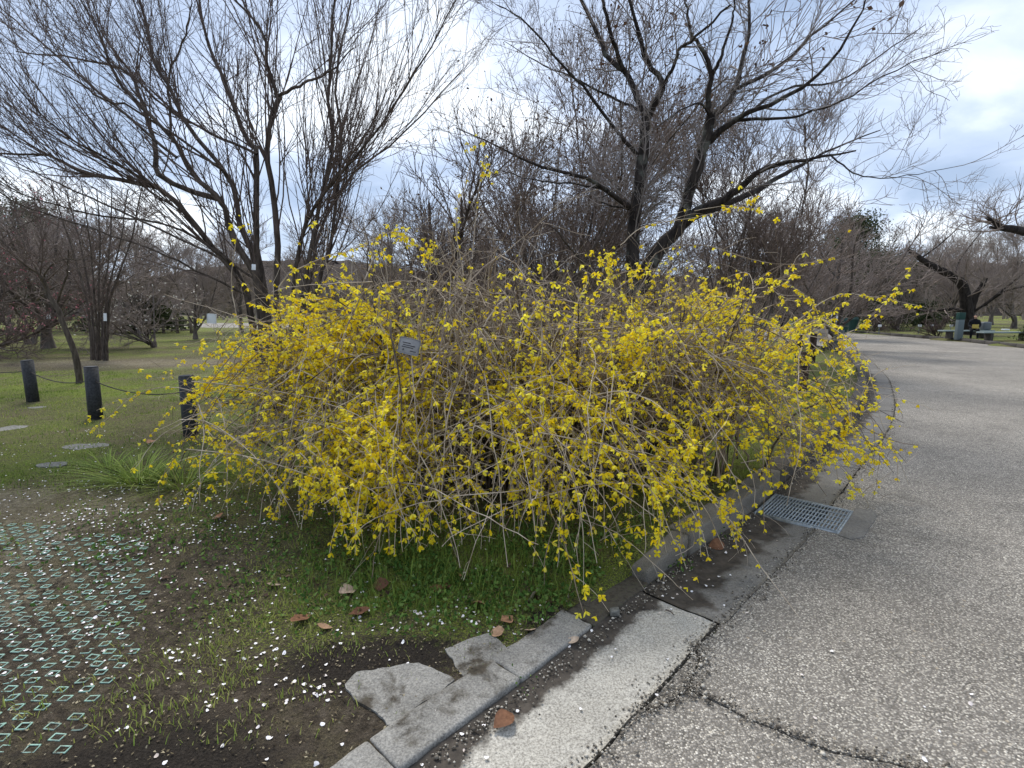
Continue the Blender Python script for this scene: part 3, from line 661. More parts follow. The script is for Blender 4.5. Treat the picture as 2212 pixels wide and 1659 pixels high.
bare_tree('coppiced_tree', 'clump of straight grey brown stems on the left lawn carrying a white tag', (x, y),
          [limb(*a) for a in [([(200+k*5, 792), (196+k*6, 720), (186+k*9, 640), (150+k*22, 520), (110+k*33, 400+10*(k % 2))], 7-.8*(k % 3), 1.8, Yc+.15*math.sin(k*2), Yc+.9*math.sin(k*2)) for k in range(7)]],
          M_bark_left, M_twig_brown, [dict(n=80, t0=.3, t1=1, ang=(35, 10), L=(.8, 2.0), K=7, rs=.5, rmin=.006, up=.12, wig=.12, rmax=.015),
           dict(n=600, t0=.2, t1=1, ang=(42, 12), L=(.3, .9), K=5, rs=.6, rmin=.0045, up=.1, wig=.15)], trunk_n=7)
x, y = G(105, 752, .13)[:2]
proc_tree('grey_trunk_tree', 'straight grey trunk with a white tag left of the leaning slender tree', x, y, 7.5, 3.0, R_(21), M_bark_far, M_twig_far, (9, 100, 900, 2600), 1, .2, .25, twig=.008)
x, y = at(-40, 16); proc_tree('pink_plum_tree', 'small tree dotted with dark pink blossom at the left edge', x, y, 5.0, 3.2, R_(22), M_bark_left, M_twig_brown, (12, 110, 900, 2200), 3, .09, .2, twig=.006, leaves=(M_pink, 1500, .05, .15, 'blossom'), ang=50)
x, y = at(60, 22); proc_tree('white_blossom_tree', 'low tree with scattered white blossom behind the grey trunk', x, y, 6.0, 4.2, R_(23), M_bark_far, M_twig_far, (12, 110, 900, 2200), 2, .12, .2, twig=.007, leaves=(M_white, 420, .09, .1, 'blossom'), ang=52)
x, y = at(330, 20); proc_tree('white_blossom_tree', 'small shrub with white blossom right of the coppiced clump', x, y, 3.6, 2.6, R_(24), M_bark_far, M_twig_far, (12, 90, 700, 1500), 3, .07, .15, twig=.006, leaves=(M_white, 260, .08, .1, 'blossom'), ang=52)
# dark pruned cherry on the far lawn and one reaching in from the right edge
Yc = 31.0; x, y = at(2090, Yc)
bare_tree('pruned_cherry', 'thick black pruned cherry with a long sawn limb behind the occupied bench', (x, y),
          [limb(*a) for a in [([(2094, 748), (2091, 690), (2086, 650), (2080, 618), (2062, 600), (2010, 572), (1985, 556), (1963, 540)], 26, 8, Yc, Yc-.6),
           ([(2094, 690), (2104, 645), (2118, 622), (2130, 600)], 16, 8, Yc, Yc-.5), ([(2088, 672), (2050, 668), (2000, 672), (1950, 660)], 10, 3, Yc, Yc+1),
           ([(2060, 600), (2075, 560), (2120, 500)], 4, 2, Yc-.2, Yc+1), ([(1990, 558), (2040, 520), (2080, 480)], 3.5, 1.5, Yc-.5, Yc-1), ([(2125, 660), (2170, 630), (2230, 615)], 6, 3, Yc, Yc-2), ([(2094, 680), (2130, 655), (2212, 590)], 7, 3, Yc, Yc-1)]],
          M_bark_dark, M_twig_far, [dict(n=60, t0=.3, t1=1, ang=(50, 15), L=(2, 4.5), K=7, rs=.3, rmin=.012, up=.12, wig=.14, rmax=.04),
           dict(n=500, t0=.2, t1=1, ang=(45, 15), L=(.7, 2.2), K=5, rs=.6, rmin=.009, up=.1, wig=.16), dict(n=1500, t0=.2, t1=1, ang=(45, 15), L=(.3, 1.0), K=4, rs=.6, rmin=.007, up=.1, wig=.16)])
Yc = 20.0; x, y = at(2300, Yc)
bare_tree('pruned_cherry', 'dark sawn limb reaching in from the right edge above the lawn', (x, y),
          [limb(*a) for a in [([(2310, 780), (2305, 620), (2285, 530), (2212, 500), (2165, 492), (2150, 480), (2131, 470)], 30, 6, Yc, Yc), ([(2180, 494), (2155, 494), (2138, 491)], 7, 6, Yc, Yc+.2), ([(2290, 540), (2330, 440), (2400, 330)], 18, 8, Yc, Yc+1)]],
          M_bark_dark, M_twig_far, [dict(n=30, t0=.3, t1=1, ang=(50, 15), L=(1, 3), K=7, rs=.3, rmin=.008, up=.12, wig=.14, rmax=.03), dict(n=250, t0=.2, t1=1, ang=(45, 15), L=(.4, 1.3), K=5, rs=.6, rmin=.006, up=.1, wig=.16)])

# farther bare trees, copies of three grown ones
def copy_tree(o, parent=None):
    c = o.copy(); COL.objects.link(c); c.parent = parent
    for ch in o.children: copy_tree(ch, c)
    return c
far_spots = [(2140, 52, 1.0, 'pale bare tree above the low hill at the right edge'), (2010, 60, 1.0, 'pale bare tree between the conifer and the pruned cherry'), (1900, 46, .75, 'bare tree directly right of the dark conifer'),
             (2060, 48, .8, 'bare tree right behind the pruned cherry'), (1940, 38, .6, 'small bare tree on the far lawn left of the pruned cherry'), (2190, 42, .7, 'bare tree beyond the empty bench'),
             (1700, 30, .75, 'bare tree showing over the right shoulder of the bush'), (1560, 34, .8, 'bare tree far behind the dogwood crown'), (1250, 36, .8, 'bare tree far behind the oak'), (1040, 34, .9, 'bare tree far behind the middle twiggy shrub'),
             (860, 30, .75, 'bare tree far behind the right stems of the big left tree'), (700, 28, .5, 'bare tree behind the stems of the big left tree'), (520, 34, .7, 'bare tree far behind the base of the big left tree'),
             (420, 26, .5, 'bare tree behind the rail fence'), (300, 32, .7, 'bare tree far behind the coppiced clump'), (180, 36, .8, 'bare tree far behind the slender leaning tree'), (20, 30, .7, 'bare tree far behind the pink plum'), (-80, 24, .5, 'bare tree reaching in from the left edge')]
protos = []
for k in range(3):
    x, y = at(far_spots[k][0], far_spots[k][1])
    protos.append(proc_tree('bare_tree', far_spots[k][3], x, y, 11.0*far_spots[k][2], 5.0*far_spots[k][2], R_(40+k), M_bark_far, M_twig_far, (10, 120, 900, 3200), 1, .2, .25, 'far bare trees', twig=.012, ang=36))
for k, (vx, Yk, sc, lab) in enumerate(far_spots[3:]):
    pr = protos[k % 3]; o = copy_tree(pr); x, y = at(vx, Yk); o.location = (x, y, gz(x, y)); s0 = sc/far_spots[k % 3][2]
    o.scale = (s0*U(.9, 1.2), s0*U(.9, 1.2), s0); o.rotation_euler = (0, 0, U(0, 6.28)); o['label'] = lab
def evergreen(label, vx, Yk, h, rad, seed, conic=.5, name='evergreen_tree', n=9000, sz=.16):
    g = R_(seed); x, y = at(vx, Yk); z0 = gz(x, y); t = thing(name, (x, y, z0), label, 'tree' if h > 2.5 else 'shrub')
    V, F = tubes(np.array([[[x, y, z0-.1], [x, y, z0+h*.9]]]), np.array([[h*.03, h*.006]]), 7); part('trunk', V, F, M_bark_dark, t)
    cl = g.random((90, 3)); hh = h*(.1+.88*cl[:, 0]); rr = rad*np.minimum(1, (1.05-cl[:, 0])*(1+conic))*np.sqrt(cl[:, 1]); th = cl[:, 2]*6.283
    C = np.stack([x+rr*np.cos(th), y+rr*np.sin(th), z0+hh], 1); ci = g.integers(0, 90, n)
    pts = C[ci]+g.normal(size=(n, 3))*[rad*.17, rad*.17, h*.05]
    pts[:, 2] = np.maximum(pts[:, 2], z0+.05)
    V, F, r_ = leaf_quads(pts, sz, g); r_ = np.clip(r_*.5+np.repeat(g.random(90)[ci], 4)*.5, 0, 1)
    part('crown', V, F, M_ever, t, attrs={'rnd': r_}, kind='stuff')
evergreen('dark round topped evergreen beyond the right end of the bush', 1835, 42, 8.6, 4.2, 51, .8, n=34000, sz=.16)
evergreen('dark evergreen at the right of the round topped one, partly behind bare twigs', 1895, 46, 6.0, 2.8, 52, .8, n=18000, sz=.16)
evergreen('tall olive evergreen behind the blossom on the left', 95, 38, 9.0, 4.5, 53, .3, n=26000, sz=.15)
evergreen('low dark green shrub behind the rail fence', 300, 34, 2.4, 2.8, 54, .2, 'evergreen_shrub', 7000, .22)
evergreen('rounded dark green shrub at the foot of the wooded hill right of the white board', 1990, 48, 2.2, 2.4, 55, .2, 'evergreen_shrub', 6000, .22)
evergreen('yellow green shrub cut by the right edge of the picture', 2275, 24, 1.6, 1.1, 56, .1, 'evergreen_shrub', 5000, .1)
# twiggy low shrubs on the far lawn
for i_, (vx, Yk, h, lab) in enumerate([(2030, 29, 1.5, 'brown twiggy shrub left of the occupied bench'), (1945, 36, 1.6, 'dark rounded twiggy shrub in the middle of the far lawn'), (1890, 35, 1.8, 'grey twiggy shrub on the far lawn right of the white board')]):
    x, y = at(vx, Yk); proc_tree('twiggy_bush', lab, x, y, h, h*.5, R_(60+i_), M_bark_left, M_twig_brown, (14, 120, 700, 900), 6, .03, .1, twig=.008)['category'] = 'shrub'
# wooded hills and the far wood in front of them
def hill(Y0, hf, seed, x0, x1):
    g = R_(seed); n_, m_ = 260, 14; xs = np.linspace(x0, x1, n_); V = []
    for j in range(m_):
        u = j/(m_-1); z = hf(xs)*np.sin(u*np.pi/2)+fbm(xs*.22+seed, xs*0+j*1.7)*3.2*min(1, u*3)-1.5*(u == 0)-1.2
        V.append(np.stack([xs, Y0+u*40+g.normal(0, 1.0, n_), z], 1))
    a = (np.arange(m_-1)[:, None]*n_+np.arange(n_-1)).ravel()
    link('hill', mesh('hill', np.array(V), np.stack([a, a+1, a+1+n_, a+n_], 1), M_hill, False), kind='structure')
hill(150, lambda x: 13+6*np.exp(-((x+60)/45)**2)+4*np.exp(-((x-150)/50)**2)+2.0*np.sin(x*.05), 3, -260, 330)
g = R_(77); ng = 520; bx = g.uniform(-130, 190, ng); by = g.uniform(75, 135, ng); bh = g.uniform(6, 10.5, ng)
nb = 46; base = np.repeat(np.stack([bx, by, np.zeros(ng)], 1), nb, 0); hh = np.repeat(bh, nb)
t0 = g.random(ng*nb)*.5+.1; p0 = base+np.stack([g.normal(0, .25, ng*nb), g.normal(0, .25, ng*nb), hh*t0], 1)
dv = nrm(np.stack([g.normal(0, .6, ng*nb), g.normal(0, .6, ng*nb), g.uniform(.5, 1.4, ng*nb)], 1)); L_ = (hh*g.uniform(.2, .5, ng*nb))[:, None]
pm = p0+dv*L_*.5+g.normal(0, .2, (ng*nb, 3)); p2 = pm+(dv+[0, 0, .3])*L_*.5
V1 = tubes(np.stack([p0, pm, p2], 1), np.tile([.07, .045, .02], (ng*nb, 1)), 3)
V2 = tubes(np.stack([np.stack([bx, by, np.zeros(ng)-.5], 1), np.stack([bx, by, bh*.75], 1)], 1), np.tile([.2, .07], (ng, 1)), 4)
V, F = join([V1, V2]); link('far_wood', mesh('far_wood', V, F, M_twig_far), label='far brownish bare wood along the horizon', kind='stuff')

# ------------------------------------------------------------------ forsythia
g = R_(101)
BC = np.array([.12, 4.3]); BZ = .12
bush = thing('forsythia_bush', (*BC, BZ), 'huge arching forsythia bush covered in yellow flowers beside the kerb', 'bush')
def reach(phi):                                   # how far the mound spreads, by direction
    c, s = np.cos(phi), np.sin(phi); rx = np.where(c < 0, 3.25, 3.1); ry = np.where(s < 0, 1.75, 1.5)
    return (1-.20*np.exp(-((np.arctan2(s, c)+.72)/.38)**2)-.20*np.exp(-((np.arctan2(s, c)+2.5)/.42)**2))/np.sqrt((c/rx)**2+(s/ry)**2)
N = 430; K = 16
phi = g.uniform(0, 2*np.pi, N); front = g.random(N) < .25; phi = np.where(front, g.uniform(np.pi*1.02, np.pi*1.98, N), phi)
rb = np.sqrt(g.random(N)); th = g.uniform(0, 6.283, N)
base = np.stack([BC[0]+1.8*rb*np.cos(th), BC[1]+.15+.75*rb*np.sin(th), np.full(N, BZ-.05)], 1)
# canes mostly lean the way they are rooted
phi = np.where(g.random(N) < .55, np.arctan2(base[:, 1]-BC[1], (base[:, 0]-BC[0])*.7)+g.normal(0, .5, N), phi)
phi[:80] = np.pi+g.normal(.1, .36, 80); phi[80:160] = g.normal(.08, .36, 80); base[:80, 0] -= .6; base[80:160, 0] += .45
rr = reach(phi)*g.uniform(.55, 1.0, N)
end = np.stack([BC[0]+rr*np.cos(phi), BC[1]+rr*np.sin(phi), np.zeros(N)], 1)
frac = rr/reach(phi)
H = g.uniform(.75, 2.0, N)*(1.05-.25*np.abs(np.cos(phi)))
end[:, 2] = BZ+np.where(frac > .8, g.uniform(.15, 1.0, N), g.uniform(.5, 1.7, N))*(1-.25*np.abs(np.cos(phi)))
upright = g.random(N) < .16
dirh = nrm(end[:, :2]-base[:, :2])
P1_ = base+np.concatenate([dirh*.12*rr[:, None], (H*1.05)[:, None]], 1)
P2_ = np.concatenate([base[:, :2]+(end[:, :2]-base[:, :2])*.72, (BZ+H*1.12)[:, None]], 1)
P2_[upright] = base[upright]+np.concatenate([dirh[upright]*.4, (H[upright]*1.0)[:, None]], 1)
end[upright] = base[upright]+np.concatenate([dirh[upright]*.55, (H[upright]*1.12)[:, None]], 1)
t = np.linspace(0, 1, K)[None, :, None]
CA = base[:, None]*(1-t)**3+3*P1_[:, None]*t*(1-t)**2+3*P2_[:, None]*t**2*(1-t)+end[:, None]*t**3
wv = np.cumsum(g.normal(0, .034, (N, K, 3)), axis=1); wv -= wv[:, :1]; CA = CA+wv
CA[:, :, 2] = np.maximum(CA[:, :, 2], BZ-.05)
CR = np.linspace(1, .22, K)[None, :]*g.uniform(.0055, .012, N)[:, None]
# canes that can be followed one by one in the photograph (overview pixels, distances)
hero_px = [([(1010, 1060), (905, 1068), (850, 1100), (822, 1150), (808, 1210), (802, 1262), (800, 1306)], 3.4, 2.55, 3.2),
           ([(1060, 900), (1170, 890), (1310, 965), (1480, 1035), (1580, 1130), (1655, 1240), (1750, 1362)], 3.9, 2.35, 3.0),
           ([(960, 1010), (1100, 965), (1200, 957), (1320, 990), (1390, 1040), (1480, 1120), (1497, 1180), (1420, 1215)], 3.7, 2.9, 2.6),
           ([(1180, 930), (1190, 1010), (1185, 1090), (1215, 1160), (1240, 1250), (1265, 1340), (1280, 1392)], 3.3, 2.2, 3.2),
           ([(560, 850), (620, 805), (700, 750), (790, 715), (880, 675), (960, 640)], 3.6, 3.9, 3.0),
           ([(1560, 760), (1690, 712), (1800, 640), (1890, 642), (2000, 664)], 4.8, 4.6, 2.0),
           ([(1880, 642), (1930, 635), (1975, 624)], 4.6, 4.6, 1.4),
           ([(1340, 530), (1390, 490), (1500, 470), (1600, 445), (1640, 420)], 4.6, 4.4, 2.0),
           ([(1500, 455), (1580, 445), (1670, 458)], 4.5, 4.4, 1.5),
           ([(1380, 620), (1420, 545), (1520, 530), (1640, 565), (1730, 570), (1815, 552)], 4.3, 4.2, 2.4),
           ([(1000, 800), (1002, 700), (1000, 600), (985, 480), (1010, 380), (1025, 312)], 4.4, 4.3, 2.4),
           ([(1020, 560), (1030, 450), (1045, 352), (1070, 400)], 4.6, 4.5, 1.8),
           ([(770, 960), (768, 820), (772, 700), (775, 620)], 3.7, 3.8, 2.6),
           ([(545, 800), (515, 700), (500, 600), (515, 490)], 4.4, 4.4, 2.2),
           ([(700, 900), (600, 640), (690, 560), (760, 540), (850, 500), (905, 530), (950, 570)], 4.3, 4.0, 2.6),
           ([(1290, 800), (1310, 700), (1320, 620), (1312, 540)], 3.9, 3.9, 2.2),
           ([(1640, 900), (1780, 930), (1850, 870), (1880, 820), (1925, 790)], 4.4, 4.2, 2.2),
           ([(1600, 1000), (1700, 985), (1800, 1000), (1840, 1040), (1876, 1090), (1860, 1120)], 4.1, 3.8, 2.2),
           ([(1620, 930), (1760, 900), (1830, 930), (1890, 965), (1925, 1000)], 4.3, 4.1, 1.8),
           ([(600, 1000), (480, 980), (380, 1000), (345, 1060), (330, 1085)], 4.2, 3.9, 2.0),
           ([(520, 900), (400, 840), (300, 850), (230, 905), (190, 935)], 4.5, 4.4, 2.0),
           ([(880, 1090), (760, 1160), (720, 1220), (695, 1275)], 3.3, 2.8, 2.4),
           ([(1230, 1100), (1300, 1130), (1345, 1200), (1380, 1270), (1400, 1310)], 3.2, 2.6, 2.2),
           ([(1250, 1120), (1330, 1150), (1420, 1225), (1497, 1296)], 3.2, 2.45, 2.0)]
hero = []
for px, a, b, wd in hero_px:
    c, r = limb(px, wd*1.15, wd*.5, a, b, 22, .004); hero.append((c, r))
HC = np.array([c for c, r in hero]); HR = np.array([r for c, r in hero])
for i in range(len(HC)):
    V, F = tubes(HC[i:i+1], HR[i:i+1], 6); part('cane', V, F, M_ftwig if i % 3 else M_cane, bush, True)
old = g.random(N) < .45
for i in range(270):
    V, F = tubes(CA[i:i+1], CR[i:i+1], 5); part('cane', V, F, M_cane_old if old[i] else M_cane, bush, True)
V, F = tubes(CA[270:], CR[270:], 5); part('cane_thicket', V, F, M_cane, bush, True, kind='stuff')
# dark old stems inside
ni = 170; ra = np.sqrt(g.random(ni)); ta = g.uniform(0, 6.28, ni)
b0 = np.stack([BC[0]+1.9*ra*np.cos(ta), BC[1]+.25+.7*ra*np.sin(ta), np.full(ni, BZ-.05)], 1)
d0 = nrm(np.stack([g.normal(0, .28, ni), g.normal(0, .25, ni), np.ones(ni)], 1)); li = g.uniform(.7, 1.75, ni)
IN = b0[:, None]+d0[:, None]*(np.linspace(0, 1, 9)[None, :, None]*li[:, None, None])+np.cumsum(g.normal(0, .018, (ni, 9, 3)), 1)
IR = np.linspace(1, .4, 9)[None]*g.uniform(.006, .014, ni)[:, None]
V, F = tubes(IN, IR, 5); part('old_stems', V, F, M_cane_old, bush, True, kind='stuff')
# side shoots, then finer ones
A1, B1 = grow(CA, CR, 2000, .25, 1, (50, 22), (.35, 1.1), 9, .55, .0018, up=.04, wig=.15, droop=.05, rmax=.0042, g=g)
A2, B2 = grow(A1, B1, 3300, .15, .95, (50, 18), (.12, .5), 6, .7, .0015, up=.02, wig=.16, droop=.04, rmax=.0028, g=g)
A3, B3 = grow(IN, IR, 3200, .3, 1, (52, 20), (.25, 1.0), 7, .4, .0016, up=.05, wig=.13, droop=.06, rmax=.004, g=g)
AH, BH = grow(HC, HR, 60, .25, .95, (35, 15), (.12, .5), 7, .6, .0014, up=.0, wig=.09, droop=.15, rmax=.0026, g=g)
# shoots draping forward and outward to the ground
nd = 210; ia, ja = g.integers(0, N, 5000), g.integers(6, 14, 5000); ps = CA[ia, ja]
ps = ps[(ps[:, 1] < 4.5) & (ps[:, 2] > .55)][:nd]; nd = len(ps)
od = nrm((ps[:, :2]-BC)*[.55, 1]+[0, -.25]+g.normal(0, .8, (nd, 2))); ed = np.concatenate([ps[:, :2]+od*g.uniform(.3, 1.15, nd)[:, None], np.zeros((nd, 1))], 1)
rel = ed[:, :2]-BC; fa = np.arctan2(rel[:, 1], rel[:, 0]); over = np.minimum(1, reach(fa)*1.04/np.linalg.norm(rel, axis=1)); ed[:, :2] = BC+rel*over[:, None]; ed[:, 0] = np.maximum(ed[:, 0], -2.75+g.normal(0, .1, nd))
ed[:, 2] = np.where(g.random(nd) < .5, g.uniform(.12, .35, nd), g.uniform(.3, .9, nd))
md1 = ps+(ed-ps)*.35+np.stack([g.normal(0, .18, nd), g.normal(0, .12, nd), g.uniform(.02, .5, nd)], 1); md2 = ps+(ed-ps)*.85+np.stack([g.normal(0, .15, nd), g.normal(0, .1, nd), 0*od[:, 0]], 1); md2[:, 2] = ed[:, 2]+(ps[:, 2]-ed[:, 2])*g.uniform(.25, .75, nd)
tq = np.linspace(0, 1, 12)[None, :, None]
DR = ps[:, None]*(1-tq)**3+3*md1[:, None]*tq*(1-tq)**2+3*md2[:, None]*tq**2*(1-tq)+ed[:, None]*tq**3+np.cumsum(g.normal(0, .011, (nd, 12, 3)), 1)
DRR = np.tile(np.linspace(.0042, .0019, 12), (nd, 1))*g.uniform(.8, 1.3, nd)[:, None]
AD, BD = grow(DR, DRR, 1000, .1, .95, (55, 22), (.12, .45), 6, .6, .0014, up=0, wig=.1, droop=.15, rmax=.0026, g=g)
# skirt: stems arching down to the grass along the front
cand_ = np.concatenate([CA[:, 5:].reshape(-1, 3), A1[:, 2:].reshape(-1, 3), DR.reshape(-1, 3)]); cand_ = cand_[(cand_[:, 1] < 3.75) & (cand_[:, 1] > 2.75) & (cand_[:, 2] > .42) & (cand_[:, 2] < 1.15) & (cand_[:, 0] > -2.6) & (cand_[:, 0] < .95)]
ns = min(170, len(cand_)); sp_ = cand_[g.permutation(len(cand_))[:ns]]
ee = sp_+np.stack([g.normal(0, .75, ns)-.05*sp_[:, 0], -g.uniform(.05, .75, ns), 0*sp_[:, 0]], 1); ee[:, 1] = np.maximum(ee[:, 1], 2.40+.35*np.maximum(ee[:, 0]-.2, 0)+.12*np.abs(np.minimum(ee[:, 0], 0)))
ee[:, 2] = .10+g.exponential(.13, ns); ma = sp_+(ee-sp_)*.4+np.stack([g.normal(0, .1, ns), g.normal(0, .06, ns), g.uniform(.05, .35, ns)], 1); mb = sp_+(ee-sp_)*.9; mb[:, 2] = ee[:, 2]+(sp_[:, 2]-ee[:, 2])*g.uniform(.3, .8, ns)
SK = sp_[:, None]*(1-tq)**3+3*ma[:, None]*tq*(1-tq)**2+3*mb[:, None]*tq**2*(1-tq)+ee[:, None]*tq**3+np.cumsum(g.normal(0, .006, (ns, 12, 3)), 1)
SK[:, :, 2] = np.maximum(SK[:, :, 2], .05); SKR = np.tile(np.linspace(.0036, .0019, 12), (ns, 1))*g.uniform(.8, 1.3, ns)[:, None]
AS, BS = grow(SK, SKR, 620, .1, .95, (55, 22), (.12, .42), 6, .6, .0014, up=0, wig=.12, droop=.1, rmax=.0026, g=g)
# straight vertical dead shoots
nv = 60; pv = CA[g.integers(0, N, nv), g.integers(7, 14, nv)]
VS = pv[:, None]+np.linspace(0, 1, 6)[None, :, None]*(np.stack([g.normal(0, .10, nv), g.normal(0, .10, nv), -g.uniform(.3, 1.0, nv)], 1)[:, None])
VS[:, :, 2] = np.maximum(VS[:, :, 2], BZ)
VR = np.tile(np.linspace(.0032, .0018, 6), (nv, 1))
def within(A, B):                                  # twigs that stray past the mound's edge are left out
    rel_ = A[:, -1, :2]-BC; ok_ = np.linalg.norm(rel_, axis=1) < reach(np.arctan2(rel_[:, 1], rel_[:, 0]))*1.10; return A[ok_], B[ok_]
A1, B1 = within(A1, B1); A2, B2 = within(A2, B2); AD, BD = within(AD, BD); AS, BS = within(AS, BS); DR, DRR = within(DR, DRR); SK, SKR = within(SK, SKR)
for arr in (A1, A2, A3, AD, DR, AS): arr[:, :, 2] = np.maximum(arr[:, :, 2], .03+.1*(arr[:, :, 1] > 3.2))
def kind_split(A, B, f):
    m_ = g.random(len(A)) < f; return (A[m_], B[m_]), (A[~m_], B[~m_])
p1, q1 = kind_split(A1, B1, .55); p2, q2 = kind_split(A2, B2, .5)
V, F = join([tubes(*p1, 4), tubes(*p2, 3), tubes(AH, BH, 3), tubes(VS, VR, 3), tubes(DR[::2], DRR[::2], 5), tubes(AD[::2], BD[::2], 3), tubes(SK, SKR, 5), tubes(AS, BS, 3)]); part('pale_twigs', V, F, M_ftwig, bush, kind='stuff')
V, F = join([tubes(*q1, 4), tubes(*q2, 3), tubes(A3, B3, 3), tubes(DR[1::2], DRR[1::2], 5), tubes(AD[1::2], BD[1::2], 3)]); part('brown_twigs', V, F, M_ftwig2, bush, kind='stuff')
# flowers in pairs at the nodes
def nodes(A, B, step, dens, t0=.1):
    ln = np.linalg.norm(np.diff(A, axis=1), axis=2).sum(1); cnt = np.maximum((ln/step).astype(int), 1)
    idx = np.repeat(np.arange(len(A)), cnt); tt = t0+(1-t0)*g.random(len(idx)); keep = g.random(len(idx)) < dens[idx]
    idx, tt = idx[keep], tt[keep]; f = tt*(A.shape[1]-1); i = np.minimum(f.astype(int), A.shape[1]-2); fr = (f-i)[:, None]
    return A[idx, i]*(1-fr)+A[idx, i+1]*fr+g.normal(0, .004, (len(idx), 3))
def locw(p):                                       # where the flowers stand thick
    u = (p[:, 0]-BC[0])/np.maximum(p[:, 1], 1)*4.3; z = p[:, 2]
    lobes = np.exp(-((u+1.85)/.95)**2)*.95+np.exp(-((u-1.95)/1.05)**2)*1.2
    mid = .27*np.exp(-((u-.1)/1.5)**2)
    top = 1-.72*sstep(.95, 1.5, z)*np.exp(-((u+.35)/1.15)**2)
    top = top*(1-.75*sstep(1.65, 2.0, z))
    low = .8+.2*sstep(.25, .7, z)
    return (lobes+mid)*top*low*(.25+1.7*sstep(.25, .85, vnoise(p[:, 0]*2.6+9, p[:, 2]*2.6+p[:, 1])))
def dens_of(A, sc):
    return np.clip(locw(A.mean(1))*sc*g.gamma(1.1, 1/1.1, len(A)), 0, .95)
fp = [nodes(A1, B1, .030, dens_of(A1, .56)), nodes(A2, B2, .028, dens_of(A2, .58)), nodes(CA, CR, .028, dens_of(CA[:, 8:], .34), .5), nodes(AH, BH, .035, np.full(len(AH), .22)), nodes(DR, DRR, .03, dens_of(DR, .55)), nodes(AD, BD, .03, dens_of(AD, .60)), nodes(SK, SKR, .03, np.clip(dens_of(SK, .6)+.05, 0, .9)), nodes(AS, BS, .03, np.clip(dens_of(AS, .7)+.06, 0, .9))]
hd = np.array([.12, .10, .12, .35, .06, .42, .4, .5, .5, .3, .14, .3, .12, .12, .34, .45, .3, .4, .25, .45, .45, .25, .3, .25])
fp.append(nodes(HC, HR, .026, hd, .25))
# thick knots of bloom seen here and there
for vx, vy, Yk, n_ in [(1315, 560, 3.9, 26), (1305, 590, 3.9, 16), (1370, 585, 3.9, 18), (1145, 1070, 3.2, 22), (1190, 1088, 3.2, 14), (870, 510, 4.1, 26), (930, 540, 4.1, 22), (820, 545, 4.1, 16), (1268, 1275, 2.35, 9), (1266, 1345, 2.25, 8), (1497, 1295, 2.45, 8), (1030, 316, 4.3, 9), (1055, 375, 4.5, 10), (516, 492, 4.4, 8),
                       (850, 1085, 3.35, 12), (690, 800, 3.7, 18), (1280, 1050, 3.2, 12), (1370, 1208, 2.75, 9), (330, 1080, 4.0, 6), (1876, 1095, 3.85, 5), (215, 900, 4.4, 5), (1390, 820, 3.6, 14), (1500, 1040, 3.6, 12), (560, 720, 4.0, 30), (640, 870, 3.7, 22), (450, 830, 4.1, 24)]:
    c = P(vx, vy, Yk); fp.append(c+g.normal(0, 1, (n_, 3))*[.045, .05, .045])
FP = np.concatenate(fp); FP = FP[FP[:, 2] > .10]
nF = len(FP); print('flowers', nF)
ax = nrm(np.stack([g.normal(0, .55, nF), g.normal(0, .55, nF), -g.uniform(.25, 1.2, nF)], 1)); sp = g.uniform(0, 6.283, nF)
Xa = nrm(np.cross(ax, g.normal(size=(nF, 3)))); Ya = np.cross(ax, Xa); ROT = np.stack([Xa, Ya, ax], 2); FS = .98*g.uniform(.75, 1.25, nF)*np.where(g.random(nF) < .15, .6, 1)
# one flower: short tube and four strap petals, opening along +z
def flower_template(open_):
    V, F, M_ = [], [], []
    for k in range(4):
        a = k*math.pi/2+.1*k; c, s = math.cos(a), math.sin(a); tw = .18*(-1)**k
        prof = [(.0015, .004, .0022), (.0065*open_+.002, .011, .0058), (.0125*open_+.002, .018, .0055), (.017*open_+.002, .024-.003*open_, .0012)]
        b0_ = len(V)
        for rr_, zz, ww in prof:
            for sgn in (-1, 1): V.append([rr_*c-sgn*ww*s, rr_*s+sgn*ww*c, zz+sgn*ww*tw])
        for j in range(3): F.append([b0_+2*j, b0_+2*j+1, b0_+2*j+3, b0_+2*j+2]); M_.append(0)
    b0_ = len(V)
    for zz, ww in ((-.003, .0014), (.006, .0026)):
        for k in range(4): V.append([ww*math.cos(k*1.571), ww*math.sin(k*1.571), zz])
    for k in range(4): F.append([b0_+k, b0_+(k+1) % 4, b0_+4+(k+1) % 4, b0_+4+k]); M_.append(1)
    return np.array(V), np.array(F), np.array(M_)
TPL = [flower_template(o) for o in (1.05, .75, .45)]; kindf = g.choice(3, nF, p=[.45, .35, .2])
order = np.argsort(FP[:, 1]); single = order[:300]; rest = order[300:]
fm = [mesh('flower', V*1.15, F, [M_flower, M_calyx], False, {'rnd': np.full(len(V), .5)}, mi) for V, F, mi in TPL]
for i in single:
    o = link('flower', fm[kindf[i]], bush)
    Mx = Matrix([[*(ROT[i, r_]*FS[i]), FP[i, r_]-bush.location[r_]] for r_ in range(3)]+[[0, 0, 0, 1]]); o.matrix_basis = Mx
for kk in range(3):
    ids = rest[kindf[rest] == kk]; V0, F0, m0 = TPL[kk]; V0 = V0*1.15
    V = np.einsum('nij,vj->nvi', ROT[ids]*FS[ids, None, None], V0)+FP[ids, None]
    F = (F0[None]+(np.arange(len(ids))*len(V0))[:, None, None]).reshape(-1, 4)
    me = mesh('flowers', V.reshape(-1, 3)-np.array(bush.location), F, [M_flower, M_calyx], False, {'rnd': np.repeat(g.random(len(ids)), len(V0))}, np.tile(m0, len(ids)))
    link('flower_mass', me, bush, kind='stuff')

